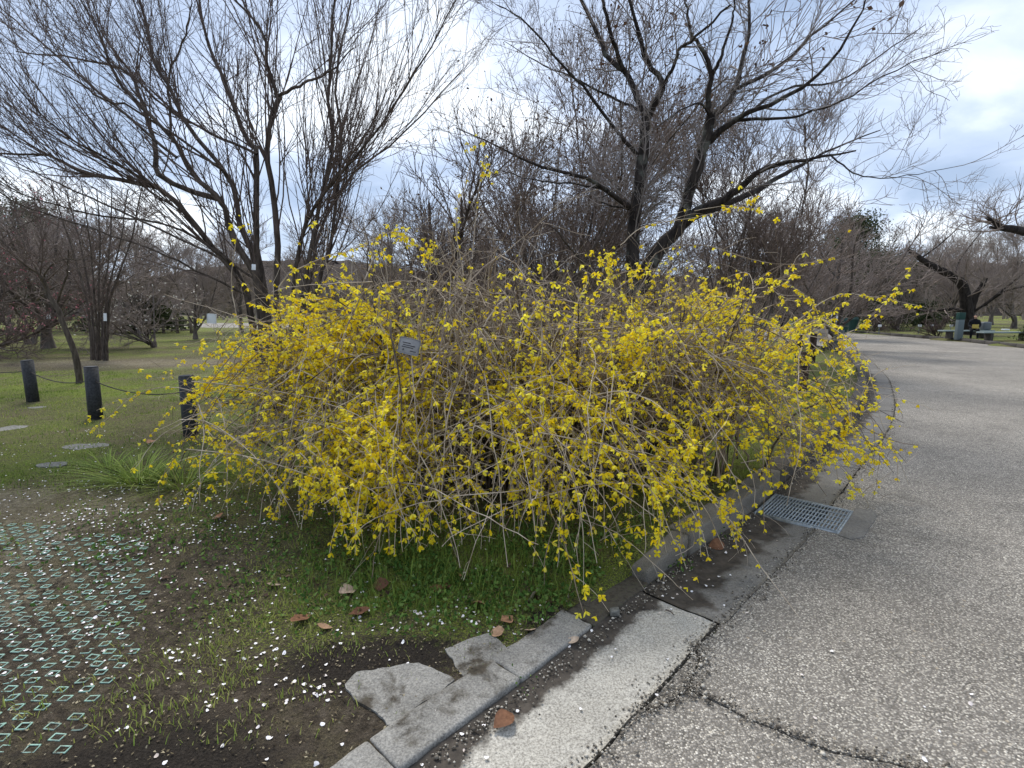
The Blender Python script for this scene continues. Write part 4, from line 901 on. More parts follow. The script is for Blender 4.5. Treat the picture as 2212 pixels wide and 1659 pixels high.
# ------------------------------------------------------------------ grass, weeds, petals, leaves
g = R_(202)
def on_verge(x, y, m_=.0): return ~inside(x, y, np.concatenate([offset(KERB, -.18-m_)[::14], FARK[::-1][::6]]))
def scatter(n, x0, x1, y0, y1, wfun, power=1.0):
    x = g.uniform(x0, x1, n); y = y0+(y1-y0)*g.random(n)**power
    ok = on_verge(x, y); x, y = x[ok], y[ok]; k = g.random(len(x)) < wfun(x, y); return x[k], y[k]
def blades(x, y, hh, wd, lean=.5):
    n_ = len(x); z = grid_lookup(Zg, x, y)-.004; a = g.uniform(0, 6.283, n_); d = np.stack([np.cos(a), np.sin(a), np.zeros(n_)], 1)
    s = np.stack([-d[:, 1], d[:, 0], d[:, 2]], 1)*(wd*g.uniform(.6, 1.3, n_))[:, None]; h_ = hh*g.uniform(.5, 1.4, n_); ln = (lean*g.uniform(.2, 1.5, n_)*h_)[:, None]
    b = np.stack([x, y, z], 1); up_ = np.stack([0*h_, 0*h_, h_], 1)
    V = np.stack([b-s, b+s, b+up_*.6+d*ln*.4+s*.7, b+up_*.6+d*ln*.4-s*.7, b+up_*.95+d*ln], 1).reshape(-1, 3)
    q_ = np.arange(n_)*5; F = np.concatenate([np.stack([q_, q_+1, q_+2, q_+3], 1), np.stack([q_+3, q_+2, q_+4, q_+4], 1)])
    return V, F
def blade_mesh(name, V, F, mat, rnd, **k):
    tri = F[:, 2] == F[:, 3]; F3 = np.concatenate([F[tri][:, :3], F[~tri][:, [0, 1, 2]], F[~tri][:, [0, 2, 3]]])
    # quad rows of the tips are [3,2,4,4]
    return link(name, mesh(name, V, F3, mat, False, {'rnd': rnd}), **k)
gr = lambda x, y: grid_lookup(green, x, y)*(1-.8*grid_lookup(dark, x, y))
x1, y1 = scatter(80000, -6, 4, 1.5, 4.5, lambda x, y: np.clip(gr(x, y)-.22, 0, 1)*.9*(.25+1.5*(fbm(x*5, y*5) > .5)))
x2, y2 = scatter(90000, -12, 6, 4.0, 12, lambda x, y: np.clip(gr(x, y)-.15, 0, 1)*.9*(.3+1.2*(fbm(x*3, y*3) > .48)))
a = blades(x1, y1, .028, .0022); b = blades(x2, y2, .035, .004)
V, F = join([a, b]); nb_ = len(x1)+len(x2); tone = fbm(np.concatenate([x1, x2])*1.7, np.concatenate([y1, y2])*1.7)
rv = np.clip(g.random(nb_)*.6+(tone-.35)*1.1, 0, 1)
blade_mesh('grass', V, F, M_grass, np.repeat(rv, 5), label='short mossy grass over the verge and lawn', kind='stuff')
# taller grass at the front foot of the bush and the broad tuft on its left
fx, fy = scatter(9000, -1.5, 1.2, 2.35, 3.5, lambda x, y: np.exp(-((x+.25)/.75)**2-((y-2.85)/.42)**2)*.9)
cl = g.integers(0, 260, len(fx)); ccx, ccy = g.uniform(-1.2, .9, 260), g.uniform(2.4, 3.4, 260)
V, F = blades(fx, fy, .10, .0022, .6)
blade_mesh('tall_grass', V, F, M_grass, np.repeat(np.clip(g.random(len(fx))*.5+.05, 0, 1), 5), label='taller green grass at the front foot of the bush', kind='stuff')
def tuft(vx, vy, n_, hh, rad, lab):
    c = G(vx, vy, .13); t = thing('grass_tuft', (c[0], c[1], gz(c[0], c[1])), lab, 'grass')
    r_, a_ = rad*np.sqrt(g.random(n_))*.35, g.uniform(0, 6.283, n_); x, y = c[0]+r_*np.cos(a_), c[1]+r_*np.sin(a_); z = grid_lookup(Zg, x, y)-.01
    d = np.stack([np.cos(a_), np.sin(a_), 0*a_], 1); L = hh*g.uniform(.6, 1.3, n_); k = 6; u = np.linspace(0, 1, k)
    el = g.uniform(.35, 1.25, n_)
    out_ = np.stack([x, y, z], 1)[:, None]+d[:, None]*(u*1.0)[None, :, None]*(L*np.cos(el)+.3*L)[:, None, None]
    out_[:, :, 2] += (L*np.sin(el))[:, None]*(u-.55*u**2)[None]
    s = np.stack([-d[:, 1], d[:, 0], 0*a_], 1)[:, None]*(.0035*(1-u**2)+.0004)[None, :, None]
    V = np.stack([out_-s, out_+s], 2).reshape(-1, 3); q_ = (np.arange(n_)*2*k)[:, None]+(np.arange(k-1)*2)[None]; q_ = q_.ravel()
    part('blades', V, np.stack([q_, q_+1, q_+3, q_+2], 1), M_grass, t, attrs={'rnd': np.repeat(np.clip(g.random(n_)*.75, 0, 1), 2*k)}, kind='stuff')
tuft(300, 1035, 260, .42, .5, 'broad tuft of long green grass on the left of the bush')
tuft(395, 1050, 130, .34, .4, 'smaller grass tuft half under the left end of the bush')
tuft(235, 1010, 90, .30, .4, 'thin grass tuft left of the broad tuft')
# low leafy weeds
wx, wy = scatter(70000, -3.2, 2.0, 2.2, 4.2, lambda x, y: np.clip(np.exp(-((x+.1)/1.0)**2-((y-2.75)/.40)**2)*1.1+np.exp(-((x-1.4)/.5)**2-((y-3.3)/.3)**2)*.25+np.exp(-((x+2.2)/.9)**2-((y-3.1)/.5)**2)*.22, 0, 1)*(fbm(x*7, y*7) > .40))
wx, wy = wx[:26000], wy[:26000]; wz = grid_lookup(Zg, wx, wy)+g.uniform(0, .05, len(wx))*np.exp(-((wx+.1)/1.1)**2)
V, F, r_ = leaf_quads(np.stack([wx, wy, wz], 1), .025, g, -.4); link('ground_weeds', mesh('ground_weeds', V, F, M_weed, False, {'rnd': r_}), label='low leafy green weeds under the bush', kind='stuff')
# kerb-side weed sprigs
for vx, vy, n_, lab in [(1460, 1222, 60, 'green weed sprig growing at the foot of the raised kerbstone'), (1545, 1150, 40, 'small weed sprig between the kerb and the drain grate'), (1120, 1478, 18, 'tiny moss sprig in the joint of the flush kerbstones')]:
    c = G(vx, vy, .0); t = thing('weed_sprig', (*c[:2], 0), lab, 'weed')
    pts = c+g.normal(0, 1, (n_, 3))*[.05, .05, .012]+[0, 0, .02]; pts[:, 2] = np.maximum(pts[:, 2], .004)
    V, F, r_ = leaf_quads(pts, .024 if n_ > 20 else .012, g, -.5); part('leaves', V, F, M_weed, t, attrs={'rnd': r_}, kind='stuff')
# white fallen petals
def surf_z(x, y):
    z = grid_lookup(Zg, x, y); road_in = z < -.03
    return np.where(road_in, .006, z+.004)
def petal_mesh():
    a = np.linspace(0, 6.283, 9)[:-1]; r_ = np.where(np.arange(8) == 0, .7, 1.0)
    V = np.concatenate([[[0, 0, .001]], np.stack([np.cos(a)*r_*.0085, np.sin(a)*.0065, .0015+.0018*np.cos(2*a)], 1)])
    F = np.array([[0, k+1, (k+1) % 8+1] for k in range(8)]); return V, F
pv, pf = petal_mesh(); pme = mesh('fallen_petal', pv, pf, M_petal)
cand = []
def pscat(n, vx0, vx1, vy0, vy1, cx_=None):
    for _ in range(n):
        vx, vy = g.uniform(vx0, vx1), g.uniform(vy0, vy1); q_ = G(vx, vy, .05); cand.append(q_[:2])
def pclump(n, vx, vy, sx, sy):
    for _ in range(n): q_ = G(vx+g.normal(0, sx), vy+g.normal(0, sy), .02); cand.append(q_[:2])
pscat(95, 150, 640, 1180, 1480); pscat(40, 250, 800, 1380, 1659); pclump(40, 560, 1470, 110, 45); pclump(28, 750, 1340, 120, 25); pclump(34, 990, 1335, 110, 20)
pclump(12, 700, 1500, 20, 10); pclump(26, 1400, 1268, 45, 16); pclump(14, 1560, 1170, 60, 30); pclump(10, 1230, 1375, 60, 14); pclump(14, 980, 1560, 70, 50); pscat(16, 1250, 2150, 1250, 1640); pclump(10, 1530, 1260, 40, 40)
cand = np.array(cand); near_p = cand[:300]
# keep the last clumps too: choose 300 evenly
near_p = cand[np.sort(g.permutation(len(cand))[:300])]
for (x, y) in near_p:
    pl = ('on the road past the gutter' if (x > .75 and y < 2.6) or x > 2.2 else 'in the dirty gutter beside the kerb' if float(grid_lookup(Zg, x, y)[0]) < -.03 else
          'on the mint mesh mat' if x < -1.75 and y < 2.9 else 'on the soil right of the mint mat' if x < -.85 else 'in the weeds at the front of the bush')
    o = link('fallen_petal', pme, label='small white fallen petal lying '+pl, cat='petal', group='white petals '+pl)
    o.location = (x, y, float(surf_z(np.array([x]), np.array([y]))[0])); o.rotation_euler = (g.normal(0, .25), g.normal(0, .25), g.uniform(0, 6.28)); s_ = g.uniform(.7, 1.35); o.scale = (s_, s_*g.uniform(.75, 1.1), s_)
xs, ys = scatter(9000, -5.5, 1.2, 1.9, 6.0, lambda x, y: (np.exp(-((x+2.8)/1.8)**2-((y-3.0)/1.0)**2)*.8+.06)*(.3+1.2*(fbm(x*4, y*4) > .5)))
zz = surf_z(xs, ys); ag = g.uniform(0, 6.28, len(xs)); ca, sa = np.cos(ag), np.sin(ag); sc = g.uniform(.6, 1.2, len(xs))
V = np.stack([xs[:, None]+(ca[:, None]*pv[None, :, 0]-sa[:, None]*pv[None, :, 1])*sc[:, None], ys[:, None]+(sa[:, None]*pv[None, :, 0]+ca[:, None]*pv[None, :, 1])*sc[:, None], zz[:, None]+pv[None, :, 2]], -1)
link('petal_scatter', mesh('petal_scatter', V, (pf[None]+(np.arange(len(xs))*9)[:, None, None]).reshape(-1, 3), M_petal), label='farther white petals scattered over the verge', kind='stuff')
# brown fallen leaves
def leaf_mesh(seed):
    q_ = R_(seed); u = np.linspace(0, 1, 7); wd = np.sin(np.pi*np.clip(u, .03, .985)**.85)*.5*q_.uniform(.75, 1.0)*(1+q_.normal(0, .08, 7)); V = []
    curl = q_.uniform(.1, .35)
    for i, uu in enumerate(u):
        for s_ in (-1, 0, 1): V.append([uu-.5, s_*wd[i], curl*abs(s_)*wd[i]+.12*math.sin(uu*3.1+seed)+q_.normal(0, .012)])
    F = [[i*3+j, i*3+j+1, i*3+j+4, i*3+j+3] for i in range(6) for j in range(2)]
    V = np.array(V); V[:, 2] -= V[:, 2].min(); return mesh('fallen_leaf', V, np.array(F), M_leaf, True)
lms = [leaf_mesh(k) for k in range(5)]
leaf_px = [(1088, 1545, .075, 'brown fallen leaf lying in the gutter dirt beside the flush kerb'), (752, 1275, .085, 'large tan leaf standing in the grass at the front of the bush'), (775, 1320, .085, 'reddish brown leaf lying below the hooked cane'), (945, 1272, .08, 'brown leaf in the weeds under the front of the bush'),
           (1155, 1285, .085, 'dull brown leaf under the drooping canes near the flush kerb'), (1000, 1250, .07, 'upright brown leaf in the weeds'), (822, 1262, .075, 'curled red brown leaf right of the large tan leaf'), (650, 1335, .09, 'flat pinkish brown leaf in the light green grass'), (590, 1265, .06, 'small orange brown leaf in the soil left of the bush foot'),
           (480, 1150, .08, 'pale pinkish leaf in the dark soil under the left of the bush'), (1030, 1300, .075, 'tan leaf near the edge of the weeds'), (965, 1270, .06, 'small curled brown leaf behind the tan one'), (1095, 1335, .07, 'dry tan leaf just behind the flush kerb'), (1145, 1355, .05, 'small orange leaf beside the end of the flush kerb'), (1240, 1375, .05, 'orange brown leaf scrap at the outer edge of the kerb'),
           (1548, 1170, .085, 'pale dry leaf in front of the raised kerbstone'), (330, 975, .09, 'tan leaf at the edge of the broad grass tuft'), (475, 1145, .05, 'small brown leaf beside the pale pinkish one'), (700, 1350, .06, 'brown scrap of leaf by the dark soil edge'), (1075, 1360, .06, 'brown leaf scrap in the petals behind the kerb')]
for k, (vx, vy, sz, lab) in enumerate(leaf_px):
    q_ = G(vx, vy, .04); o = link('fallen_leaf', lms[k % 5], label=lab, cat='leaf', group='brown leaves fallen around the bush')
    o.location = (q_[0], q_[1], float(surf_z(q_[:1], q_[1:2])[0])+.008); o.rotation_euler = (g.normal(0, .35), g.normal(0, .35), g.uniform(0, 6.28)); o.scale = (sz*1.25, sz*1.1, sz*1.2)
# leaf litter under the bush
xs, ys = scatter(2600, -2.6, 1.6, 2.5, 5.2, lambda x, y: np.exp(-((x+.1)/1.6)**2-((y-3.6)/1.0)**2)*.5)
V, F, r_ = leaf_quads(np.stack([xs, ys, surf_z(xs, ys)+.004], 1), .04, g); V[:, 2] = np.repeat(surf_z(xs, ys), 4)+.004+np.tile([0, .008, .012, .008], len(xs))*g.uniform(.2, 1.5, len(xs)*4)
link('leaf_litter', mesh('leaf_litter', V, F, M_dryleaf, False, {'rnd': r_}), label='brown leaf litter under the bush', kind='stuff')
xs, ys = scatter(52000, -6.5, 1.6, 1.4, 6.5, lambda x, y: .9*np.exp(-((y-2.2)/1.9)**2)+.1)
V, F, r_ = leaf_quads(np.stack([xs, ys, surf_z(xs, ys)], 1), .013, g); V[:, 2] = np.repeat(surf_z(xs, ys), 4)-.001+g.uniform(0, .008, len(xs)*4)
M_chip = foliage('plant_bits', (.05, .035, .025), (.16, .13, .075), (.42, .36, .24), .1)
link('ground_litter', mesh('ground_litter', V, F, M_chip, False, {'rnd': r_}), label='small bits of straw and leaf strewn over the verge', kind='stuff')
lx, ly = scatter(12000, -2.2, -.3, 1.6, 2.9, lambda x, y: np.clip(np.exp(-((x+1.15)/.38)**2-((y-2.2)/.42)**2)+.5*np.exp(-((x+1.5)/.5)**2-((y-1.8)/.15)**2), 0, 1)*(fbm(x*8, y*8) > .45))
V, F = blades(lx, ly, .030, .0022, .7); blade_mesh('light_grass', V, F, M_grass, np.repeat(np.clip(g.random(len(lx))*.5+.45, 0, 1), 5), label='light green short grass right of the mint mat', kind='stuff')
# grit gathered along the gutter edge, the kerb foot and the cracks
ii = g.integers(np.searchsorted(KS, s_of(-.8, 1.0)), np.searchsorted(KS, s_of(8, 11.5)), 5200); gt = nrm(np.gradient(KERB, axis=0))[ii]; wo = np.where(g.random(5200) < .6, GW+.02+g.normal(0, .035, 5200), .02+np.abs(g.normal(0, .05, 5200)))
gp_ = KERB[ii]+np.stack([gt[:, 1], -gt[:, 0]], 1)*wo[:, None]+gt*g.uniform(-.04, .04, 5200)[:, None]
ck = np.concatenate([crack[:60], up, lo])[g.integers(0, 60+len(up)+len(lo), 1500)]+g.normal(0, .022, (1500, 2)); gp_ = np.concatenate([gp_, ck])
gp_ = gp_[~((np.abs((gp_-GC)@GU) < GHA+.02) & (np.abs((gp_-GC)@GN) < GHB+.03))]; ng_ = len(gp_); gs = g.uniform(.002, .0065, ng_)*np.where(g.random(ng_) < .06, 1.8, 1)
oc = np.array([[1, 0, 0], [-1, 0, 0], [0, 1, 0], [0, -1, 0], [0, 0, .8], [0, 0, -.8]]); of = np.array([[0, 2, 4], [2, 1, 4], [1, 3, 4], [3, 0, 4], [2, 0, 5], [1, 2, 5], [3, 1, 5], [0, 3, 5]])
V = np.c_[gp_, .006+gs*.3][:, None]+oc[None]*gs[:, None, None]*g.uniform(.7, 1.3, (ng_, 6, 1))
M_grit = foliage('road_grit', (.05, .042, .034), (.20, .175, .14), (.60, .55, .46), 0.0)
link('grit', mesh('grit', V.reshape(-1, 3), (of[None]+(np.arange(ng_)*6)[:, None, None]).reshape(-1, 3), M_grit, False, {'rnd': np.repeat(g.random(ng_), 6)}), label='loose grit along the gutter and road cracks', kind='stuff')
# twigs, pebbles on the pavement
def rod(name, v0, v1, r0, mat, lab, cat, z=.008):
    a_, b_ = G(*v0), G(*v1); a_[2] = b_[2] = z; t = (a_+b_)/2
    o = link(name, mesh(name, tubes(spline([a_, t+[.004, .003, .003], b_], 6)[None]-t, np.linspace(r0, r0*.6, 6)[None], 5)[0], tubes(np.zeros((1, 6, 3))+np.arange(6)[None, :, None], np.ones((1, 6)), 5)[1], mat), label=lab, cat=cat); o.location = t
rod('twig', (1438, 1320), (1456, 1332), .004, M_bark_left, 'short dark twig on the pale gutter slab', 'twig')
rod('twig', (1505, 1478), (1522, 1494), .003, M_bark_left, 'thin short twig on the road fragment by the crack', 'twig')
rod('twig', (497, 1210), (507, 1232), .005, M_ftwig, 'pale straw stick on the dark soil left of the bush', 'stick', .03)
q_ = G(1328, 1330); V, F = box(0, 0, .018, .05, .045, .036); V = V+g.normal(0, .004, V.shape); o = bevelled('stone', V, F, M_stone, .008, 2); o.location = (q_[0], q_[1], .004); tag(o, 'small pale square stone at the end of the flush kerb', 'stone')
for vx, vy, rr, lab in [(40, 925, .55, 'flat pale stone half buried in the lawn at the left edge'), (180, 965, .42, 'flat grey stone in the lawn below the second bollard'), (110, 1003, .3, 'low worn stone in the lawn near the grass tuft'), (80, 880, .25, 'pale stone beside the foot of the left bollard')]:
    c = G(vx, vy, .13); n_ = 11; aa = np.linspace(0, 6.283, n_+1)[:-1]; r_ = rr*.5*g.uniform(.7, 1.15, n_); z0 = gz(*c[:2])
    pts = np.stack([c[0]+np.cos(aa)*r_*1.1, c[1]+np.sin(aa)*r_*.7], 1)
    o = slab_poly('flat_stone', pts, z0+.006, .1, M_stone); tag(o, lab, 'stone', 'flat stones in the lawn')

# ------------------------------------------------------------------ mint mesh mat half buried in the soil
mat_poly = np.array([G(*v)[:2] for v in [(20, 1640), (45, 1632), (160, 1625), (206, 1563), (205, 1520), (240, 1468), (286, 1425), (312, 1320), (340, 1245), (300, 1195), (170, 1180), (40, 1165), (-250, 1165), (-250, 1640)]])
mm = thing('mesh_mat', (-2.3, 2.2, .012), 'mint green plastic mesh mat half buried in the soil at lower left', 'mat')
cells = []
for j in range(46):
    for i in range(-8, 40):
        x, y = -1.79-i*.105+(j % 2)*.0525-.0075*j+.30, 1.60+j*.0475
        if i < 32: cells.append((x, y))
cells = np.array(cells); ok = inside(cells[:, 0], cells[:, 1], mat_poly); cells = cells[ok]
bury = fbm(cells[:, 0]*3.2, cells[:, 1]*3.2)*.8+g.random(len(cells))*.28+.22*sstep(2.5, 3.3, cells[:, 1]); cells = cells[bury < .72]
def diamond_mesh():
    o_, i_ = np.array([[-.021, -.016], [.021, -.016], [.021, .016], [-.021, .016]]), np.array([[-.0178, -.0128], [.0178, -.0128], [.0178, .0128], [-.0178, .0128]])
    V = np.concatenate([np.c_[o_, np.zeros(4)], np.c_[o_, np.full(4, .004)], np.c_[i_, np.full(4, .004)], np.c_[i_, np.zeros(4)]]); F = []
    for k in range(4):
        k2 = (k+1) % 4; F += [[k, k2, 4+k2, 4+k], [4+k, 4+k2, 8+k2, 8+k], [8+k, 8+k2, 12+k2, 12+k]]
    return V, np.array(F)
dV, dF = diamond_mesh(); dme = mesh('diamond_cell', dV, dF, M_mint)
cells = cells[np.argsort(np.hypot(cells[:, 0], cells[:, 1]))]
for x, y in cells[:300]:
    o = link('diamond_cell', dme, mm); o.location = (x-mm.location[0]+g.normal(0, .0015), y-mm.location[1]+g.normal(0, .0015), gz(x, y)+.003-mm.location[2]-g.uniform(0, .006)); o.rotation_euler = (g.normal(0, .08), g.normal(0, .08), g.normal(.02, .05))
fr_ = cells[300:]
if len(fr_):
    zz = grid_lookup(Zg, fr_[:, 0], fr_[:, 1])+.002
    V = dV[None]+np.c_[fr_, zz][:, None]; part('far_cells', V.reshape(-1, 3), (dF[None]+(np.arange(len(fr_))*16)[:, None, None]).reshape(-1, 4), M_mint, mm, kind='stuff')
print('cells', len(cells))

# ------------------------------------------------------------------ bollards and rope
def bollard(x, y, h, r, lab, lean=(0, 0), mat=None, grp='black bollards round the verge'):
    z = gz(x, y); t = thing('bollard', (x, y, z), lab, 'bollard', grp); m_ = mat or M_bollard
    V, F = cyl((0, 0, -.1), (lean[0], lean[1], h-.015), r*1.03, r, 14); o = part_cap('post', (V+np.array(t.location), F), m_, t, True)
    V, F = cyl((lean[0], lean[1], h-.015), (lean[0]*1.02, lean[1]*1.02, h), r*.99, r*.90, 14); part_cap('cap', (V+np.array(t.location), F), m_, t)
    return np.array([x+lean[0]*.78, y+lean[1]*.78, z+h*.74])
bl = []
for vx, vy, h, lab in [(-150, 835, .66, 'black bollard cut off at the left edge'), (72, 868, .66, 'black bollard standing left on the lawn'), (207, 905, .70, 'black bollard standing right of the other on the lawn, nearer the bush'), (413, 940, .70, 'black bollard half hidden behind the left end of the bush')]:
    q_ = G(vx, vy, .13); bl.append(bollard(q_[0], q_[1], h, .078, lab, (g.normal(0, .012), g.normal(0, .01))))
bl.append(np.array([-1.9, 5.25, .62]))
for a_, b_ in zip(bl[:-1], bl[1:]):
    u = np.linspace(0, 1, 16)[:, None]; c = a_*(1-u)+b_*u; c[:, 2] -= .10*4*(u*(1-u))[:, 0]; m_ = (a_+b_)/2
    k = bl.index(a_) if False else [i for i, q_ in enumerate(bl) if q_ is a_][0]
    o = link('rope', mesh('rope', tubes(c[None]-m_, np.full((1, 16), .007), 6)[0], tubes(c[None], np.full((1, 16), .01), 6)[1], M_rope, True),
             label=['dark rope from the left edge to the left bollard', 'dark rope sagging between the two lawn bollards', 'dark rope from the second lawn bollard towards the bush', 'dark rope behind the left end of the bush'][k], cat='rope', group='ropes between the bollards'); o.location = m_
for x, y, h, lab in [(5.05, 8.75, .72, 'dark brown bollard behind the right end of the bush, nearest the drain'), (7.75, 13.7, .85, 'dark brown bollard beside the kerb left of the grey bin'), (8.35, 14.1, .8, 'dark brown bollard just before the grey bin')]:
    bollard(x, y, h, .085, lab, mat=M_darkwood, grp='dark bollards along the kerb')

# ------------------------------------------------------------------ plant label in the bush and tags on trees
def plate(name, vx, vy, Yk, wd, hh, tilt, mat, lab, text=True, post=False, cat='label', grp=None):
    c = P(vx, vy, Yk); t = thing(name, c, lab, cat, grp)
    V, F = box(0, 0, 0, wd, .004, hh); ca, sa = math.cos(tilt), math.sin(tilt); Rm = np.array([[ca, 0, sa], [0, 1, 0], [-sa, 0, ca]])
    o = bevelled('plate', V@Rm.T, F, mat, min(.012, wd*.08), 2, t)
    if text:
        for k, (u0, u1, v_) in enumerate([(-.33, .05, .18), (-.30, .28, .04), (-.34, .20, -.08), (.08, .36, -.27)]):
            V, F = box((u0+u1)/2*wd, -.0035, v_*hh, (u1-u0)*wd, .001, hh*.045); link('lettering', mesh('lettering', V@Rm.T, F, M_ink), t)
        V, F = box(-.25*wd, -.0035, -.25*hh, .05*wd, .001, hh*.12); link('lettering', mesh('lettering', V@Rm.T, F, M_ink), t)
    if post:
        zg = gz(c[0], c[1]); V, F = cyl((.012, .30, zg-c[2]-.05), (.006, .007, .0), .0035, .0035, 6); part_cap('rod', (V+c, F), M_ftwig, t)
plate('plant_label', 884, 748, 2.92, .122, .094, math.radians(13), M_plate, 'grey tilted plant label plate on a thin rod in the middle of the bush', True, True)
for vx, vy, Yk, wd, hh, lab in [(105, 683, G(105, 752, .13)[1]-.28, .16, .22, 'white tag on the straight grey trunk at left'), (227, 685, G(212, 778, .13)[1]-.35, .09, .22, 'narrow white tag on the coppiced clump'), (548, 577, 6.4, .05, .07, 'small white tag hanging on the big left tree'), (457, 688, 9.0, .16, .17, 'bright white plate seen over the left shoulder of the bush')]:
    plate('tree_tag', vx, vy, Yk, wd, hh, math.radians(4), M_tagw, lab, False, vx == 457, 'tag', 'white tags on the trees')

# ------------------------------------------------------------------ far park furniture and people
def simple(name, loc, lab, cat, parts, rz=0, grp=None):
    t = thing(name, loc, lab, cat, grp, rz)
    for nm, VF, mat, kind in parts:
        V, F = VF
        if kind == 'cap':
            me = bpy.data.meshes.new(nm); me.from_pydata([tuple(v) for v in V], [], [list(dict.fromkeys(f)) for f in np.asarray(F).tolist()]); me.materials.append(mat); me.update(); link(nm, me, t)
        else: bevelled(nm, V, F, mat, kind, 2, t)
    return t
q_ = G(1808, 763); simple('litter_bin', (q_[0], q_[1], .0), 'round grey bin beside the kerb past the right end of the bush', 'bin',
       [('body', cyl((0, 0, 0), (0, 0, .78), .135, .16, 18), M_bin, 'cap'), ('rim', cyl((0, 0, .78), (0, 0, .86), .172, .172, 18), M_bin, 'cap')])
x, y = at(1775, 18.2); simple('notice_box', (x, y, .12), 'pale beige board on dark legs left of the grey bin', 'board', [('board', box(0, 0, .62, .5, .03, .34), M_beige, .006), ('leg', box(-.18, .035, .3, .04, .03, .6), M_darkwood, .005), ('leg', box(.18, .035, .3, .04, .03, .6), M_darkwood, .005)])
x, y = at(1802, 31); simple('white_sign', (x, y, .12), 'white double board sign standing on the far lawn', 'sign', [('panel', box(-.12, 0, 1.0, .22, .02, .46), M_tagw, .005), ('panel', box(.125, 0, 1.0, .22, .02, .46), M_tagw, .005), ('post', box(0, .03, .5, .05, .04, 1.0), M_post, .005)])
for vx, Yk, lab in [(1820, 31.5, 'dark green bin just right of the white board sign'), (1843, 36, 'smaller looking green bin farther back on the lawn')]:
    x, y = at(vx, Yk); simple('green_bin', (x, y, .12), lab, 'bin', [('body', cyl((0, 0, 0), (0, 0, .85), .26, .34, 16), M_gbin, 'cap'), ('lid', cyl((0, 0, .85), (0, 0, 1.02), .36, .24, 16), M_gbin, 'cap')], grp='green bins on the far lawn')
x, y = G(2073, 731, .12)[:2]; x -= 0; 
simple('marker_post', (x*(y-.6)/y-.08, y-.6, .1), 'grey post with a green head in front of the occupied bench', 'post', [('post', box(0, 0, .5, .30, .2, 1.05), M_post, .02), ('head', box(0, 0, 1.2, .32, .22, .36), M_gbin, .02)])
def bench(vx, vy, wd, lab):
    q_ = G(vx, vy, .12); parts = [('seat', box(0, 0, .42, wd, .42, .07), M_bench, .015)]
    for s_ in (-1, 1): parts.append(('leg', box(s_*wd*.32, 0, .19, .14, .34, .38), M_kerb_dark, .015))
    return simple('bench', (q_[0], q_[1], .1), lab, 'bench', parts, 0, 'slab benches on the far lawn'), q_
_, bq = bench(2085, 731, 2.7, 'grey slab bench with a dark dressed person on it')
bench(2172, 736, 2.6, 'empty grey slab bench at the right edge')
x, y = bq[0]+1.08, bq[1]; simple('shopping_cart_bag', (x, y+.1, .55), 'grey bag standing on the bench beside the seated person', 'bag', [('body', box(0, 0, .22, .42, .3, .44), M_bin, .08)])
bpy.data.objects['shopping_cart_bag'].name = 'grey_bag'
x, y = G(2165, 732, .12)[:2]; simple('paper_packet', (x+.1, y, .555), 'small white packet lying on the empty bench', 'packet', [('packet', box(0, 0, .04, .28, .2, .08), M_tagw, .02)])
def skinned(verts, edges, radii, root):
    me = bpy.data.meshes.new('tmp'); me.from_pydata(verts, edges, []); o = bpy.data.objects.new('tmp', me); COL.objects.link(o)
    md = o.modifiers.new('s', 'SKIN'); sv = me.skin_vertices[0].data
    for i, r_ in enumerate(radii): sv[i].radius = (r_, r_)
    sv[root].use_root = True; o.modifiers.new('b', 'SUBSURF').levels = 1
    ev = o.evaluated_get(bpy.context.evaluated_depsgraph_get()); m2 = bpy.data.meshes.new_from_object(ev)
    bpy.data.objects.remove(o); return m2
def cmat(name, c): return MB(name, .85, .1).col(c).m
M_skin = cmat('skin', (.45, .27, .19)); M_hair = cmat('hair', (.02, .016, .014)); M_black = cmat('black_cloth', (.016, .016, .02))
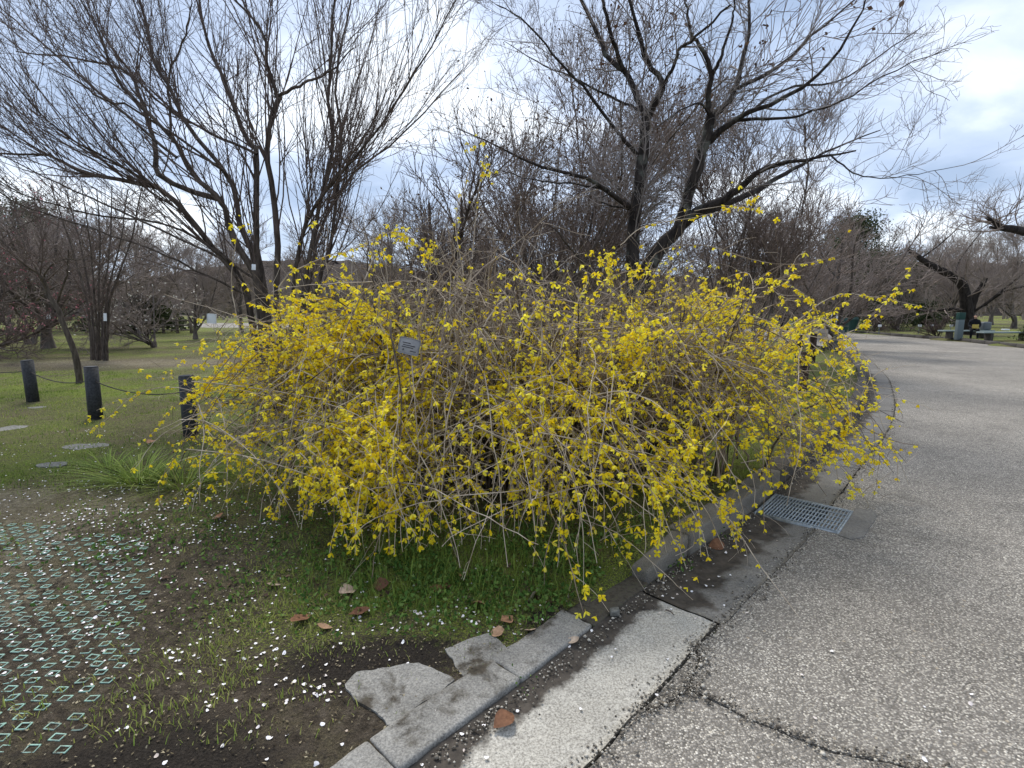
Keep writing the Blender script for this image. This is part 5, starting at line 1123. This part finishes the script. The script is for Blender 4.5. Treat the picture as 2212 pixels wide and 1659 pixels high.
def person(x, y, z, lab, top, legs, hair, seated=False, rz=0, hat=None):
    if not seated:
        v = [(0, 0, .95), (0, 0, 1.15), (0, 0, 1.36), (0, 0, 1.46), (0, 0, 1.54), (0, .01, 1.64), (.17, 0, 1.36), (.22, .02, 1.12), (.21, -.05, .88), (.20, -.07, .80), (-.17, 0, 1.36), (-.22, .02, 1.12), (-.21, -.05, .88), (-.20, -.07, .80), (.09, 0, .86), (.10, -.01, .48), (.10, .02, .08), (.10, -.12, .04), (-.09, 0, .86), (-.10, .03, .48), (-.10, .06, .08), (-.10, -.08, .04)]
        zl = .9
    else:
        v = [(0, 0, .52), (0, -.04, .72), (0, -.08, .96), (0, -.11, 1.04), (0, -.14, 1.12), (0, -.16, 1.22), (.17, -.08, .94), (.23, -.14, .70), (.14, -.36, .62), (.08, -.42, .62), (-.17, -.08, .94), (-.23, -.14, .70), (-.14, -.36, .62), (-.08, -.42, .62), (.10, -.05, .50), (.13, -.46, .48), (.13, -.44, .08), (.13, -.56, .04), (-.10, -.05, .50), (-.13, -.46, .48), (-.13, -.44, .08), (-.13, -.56, .04)]
        zl = .56
    e_ = [(0, 1), (1, 2), (2, 3), (3, 4), (4, 5), (2, 6), (6, 7), (7, 8), (8, 9), (2, 10), (10, 11), (11, 12), (12, 13), (0, 14), (14, 15), (15, 16), (16, 17), (0, 18), (18, 19), (19, 20), (20, 21)]
    r_ = [.15, .145, .16, .065, .085, .085, .075, .055, .042, .04, .075, .055, .042, .04, .10, .075, .05, .045, .10, .075, .05, .045]
    me = skinned(v, e_, r_, 0); head = (np.array(v[4])+v[5])/2
    for m_ in (top, legs, M_skin, hair, hat or hair): me.materials.append(m_)
    for p_ in me.polygons:
        c = p_.center; dh = (np.array(c)-head)
        if c.z > v[3][2]+.02: p_.material_index = 4 if (hat and dh[2] > .04) else (3 if (dh[1] > -.02 or dh[2] > .07) else 2)
        elif np.linalg.norm(np.array(c)-v[9]) < .06 or np.linalg.norm(np.array(c)-v[13]) < .06: p_.material_index = 2
        elif seated: p_.material_index = 1 if (c.z < .50 or (c.y < -.2 and c.z < .57)) else 0
        else: p_.material_index = 1 if c.z < zl and abs(c.x) < .17 else 0
        p_.use_smooth = True
    me.name = 'person'; o = link('person', me, label=lab, cat='person'); o.location = (x, y, z); o.rotation_euler = (0, 0, rz); return o
x, y = at(1760, 37); person(x, y, 0, 'person in a grey blue jacket and dark trousers standing past the bush', cmat('grey_jacket', (.16, .19, .22)), M_black, cmat('grey_hair', (.4, .4, .42)), rz=.4)
x, y = at(1690, 33); person(x, y, 0, 'person in dark clothes with a pale cap, mostly hidden by the bush', cmat('maroon_jacket', (.05, .02, .025)), M_black, M_hair, rz=2.0, hat=cmat('white_cap', (.7, .7, .68)))
x, y = at(1728, 36); person(x, y, 0, 'person in pale blue with dark hair between two others past the bush', cmat('pale_blue_top', (.42, .48, .56)), M_black, M_hair, rz=1.0)
x, y = at(1740, 36.5); person(x, y, 0, 'person in a yellowish beige top beside the grey jacket', cmat('beige_top', (.45, .38, .16)), M_black, M_hair, rz=-.5)
person(bq[0]+.42, bq[1]+.05, .1, 'person in black with a red cap seated on the bench holding a yellow paper', M_black, M_black, M_hair, True, -.6, cmat('red_cap', (.16, .02, .025)))
o = simple('yellow_paper', (bq[0]+.10, bq[1]-.40, .66), 'yellow paper held by the seated person', 'paper', [('sheet', box(0, 0, .1, .26, .012, .2), cmat('yellow_sheet', (.55, .42, .12)), .003)], -.6)
# little white labels dotted over the far lawn
for vx, vy, lab in [(1984, 700, 'white label post on the far lawn left of the benches'), (2010, 706, 'white label plate left of the brown twiggy shrub'), (1898, 672, 'white label right of the green bins'), (2052, 680, 'pale label between the bench and the cherry trunk')]:
    q_ = G(vx, 722, .12); simple('lawn_label', (q_[0], q_[1], .1), lab, 'label', [('stake', box(0, 0, .25, .03, .03, .5), M_post, .005), ('plate', box(0, -.03, .55, .22, .02, .14), M_tagw, .005)], 0, 'white labels on the far lawn')
# wooden rail fence far left
rx = [at(v, 33) for v in (232, 262, 292, 322, 352, 382, 412)]
fn = thing('rail_fence', (*rx[0], .1), 'weathered wooden rail fence behind the coppiced clump', 'fence')
for k, (x, y) in enumerate(rx):
    V, F = box(x, y, .55, .13, .13, 1.15); part('post', V, F, M_wood, fn)
    if k:
        x0, y0 = rx[k-1]
        for z_ in (.35, .65, .95): V, F = box((x+x0)/2, (y+y0)/2-.08, z_, abs(x-x0)-.02, .04, .10); part('rail', V, F, M_wood, fn)
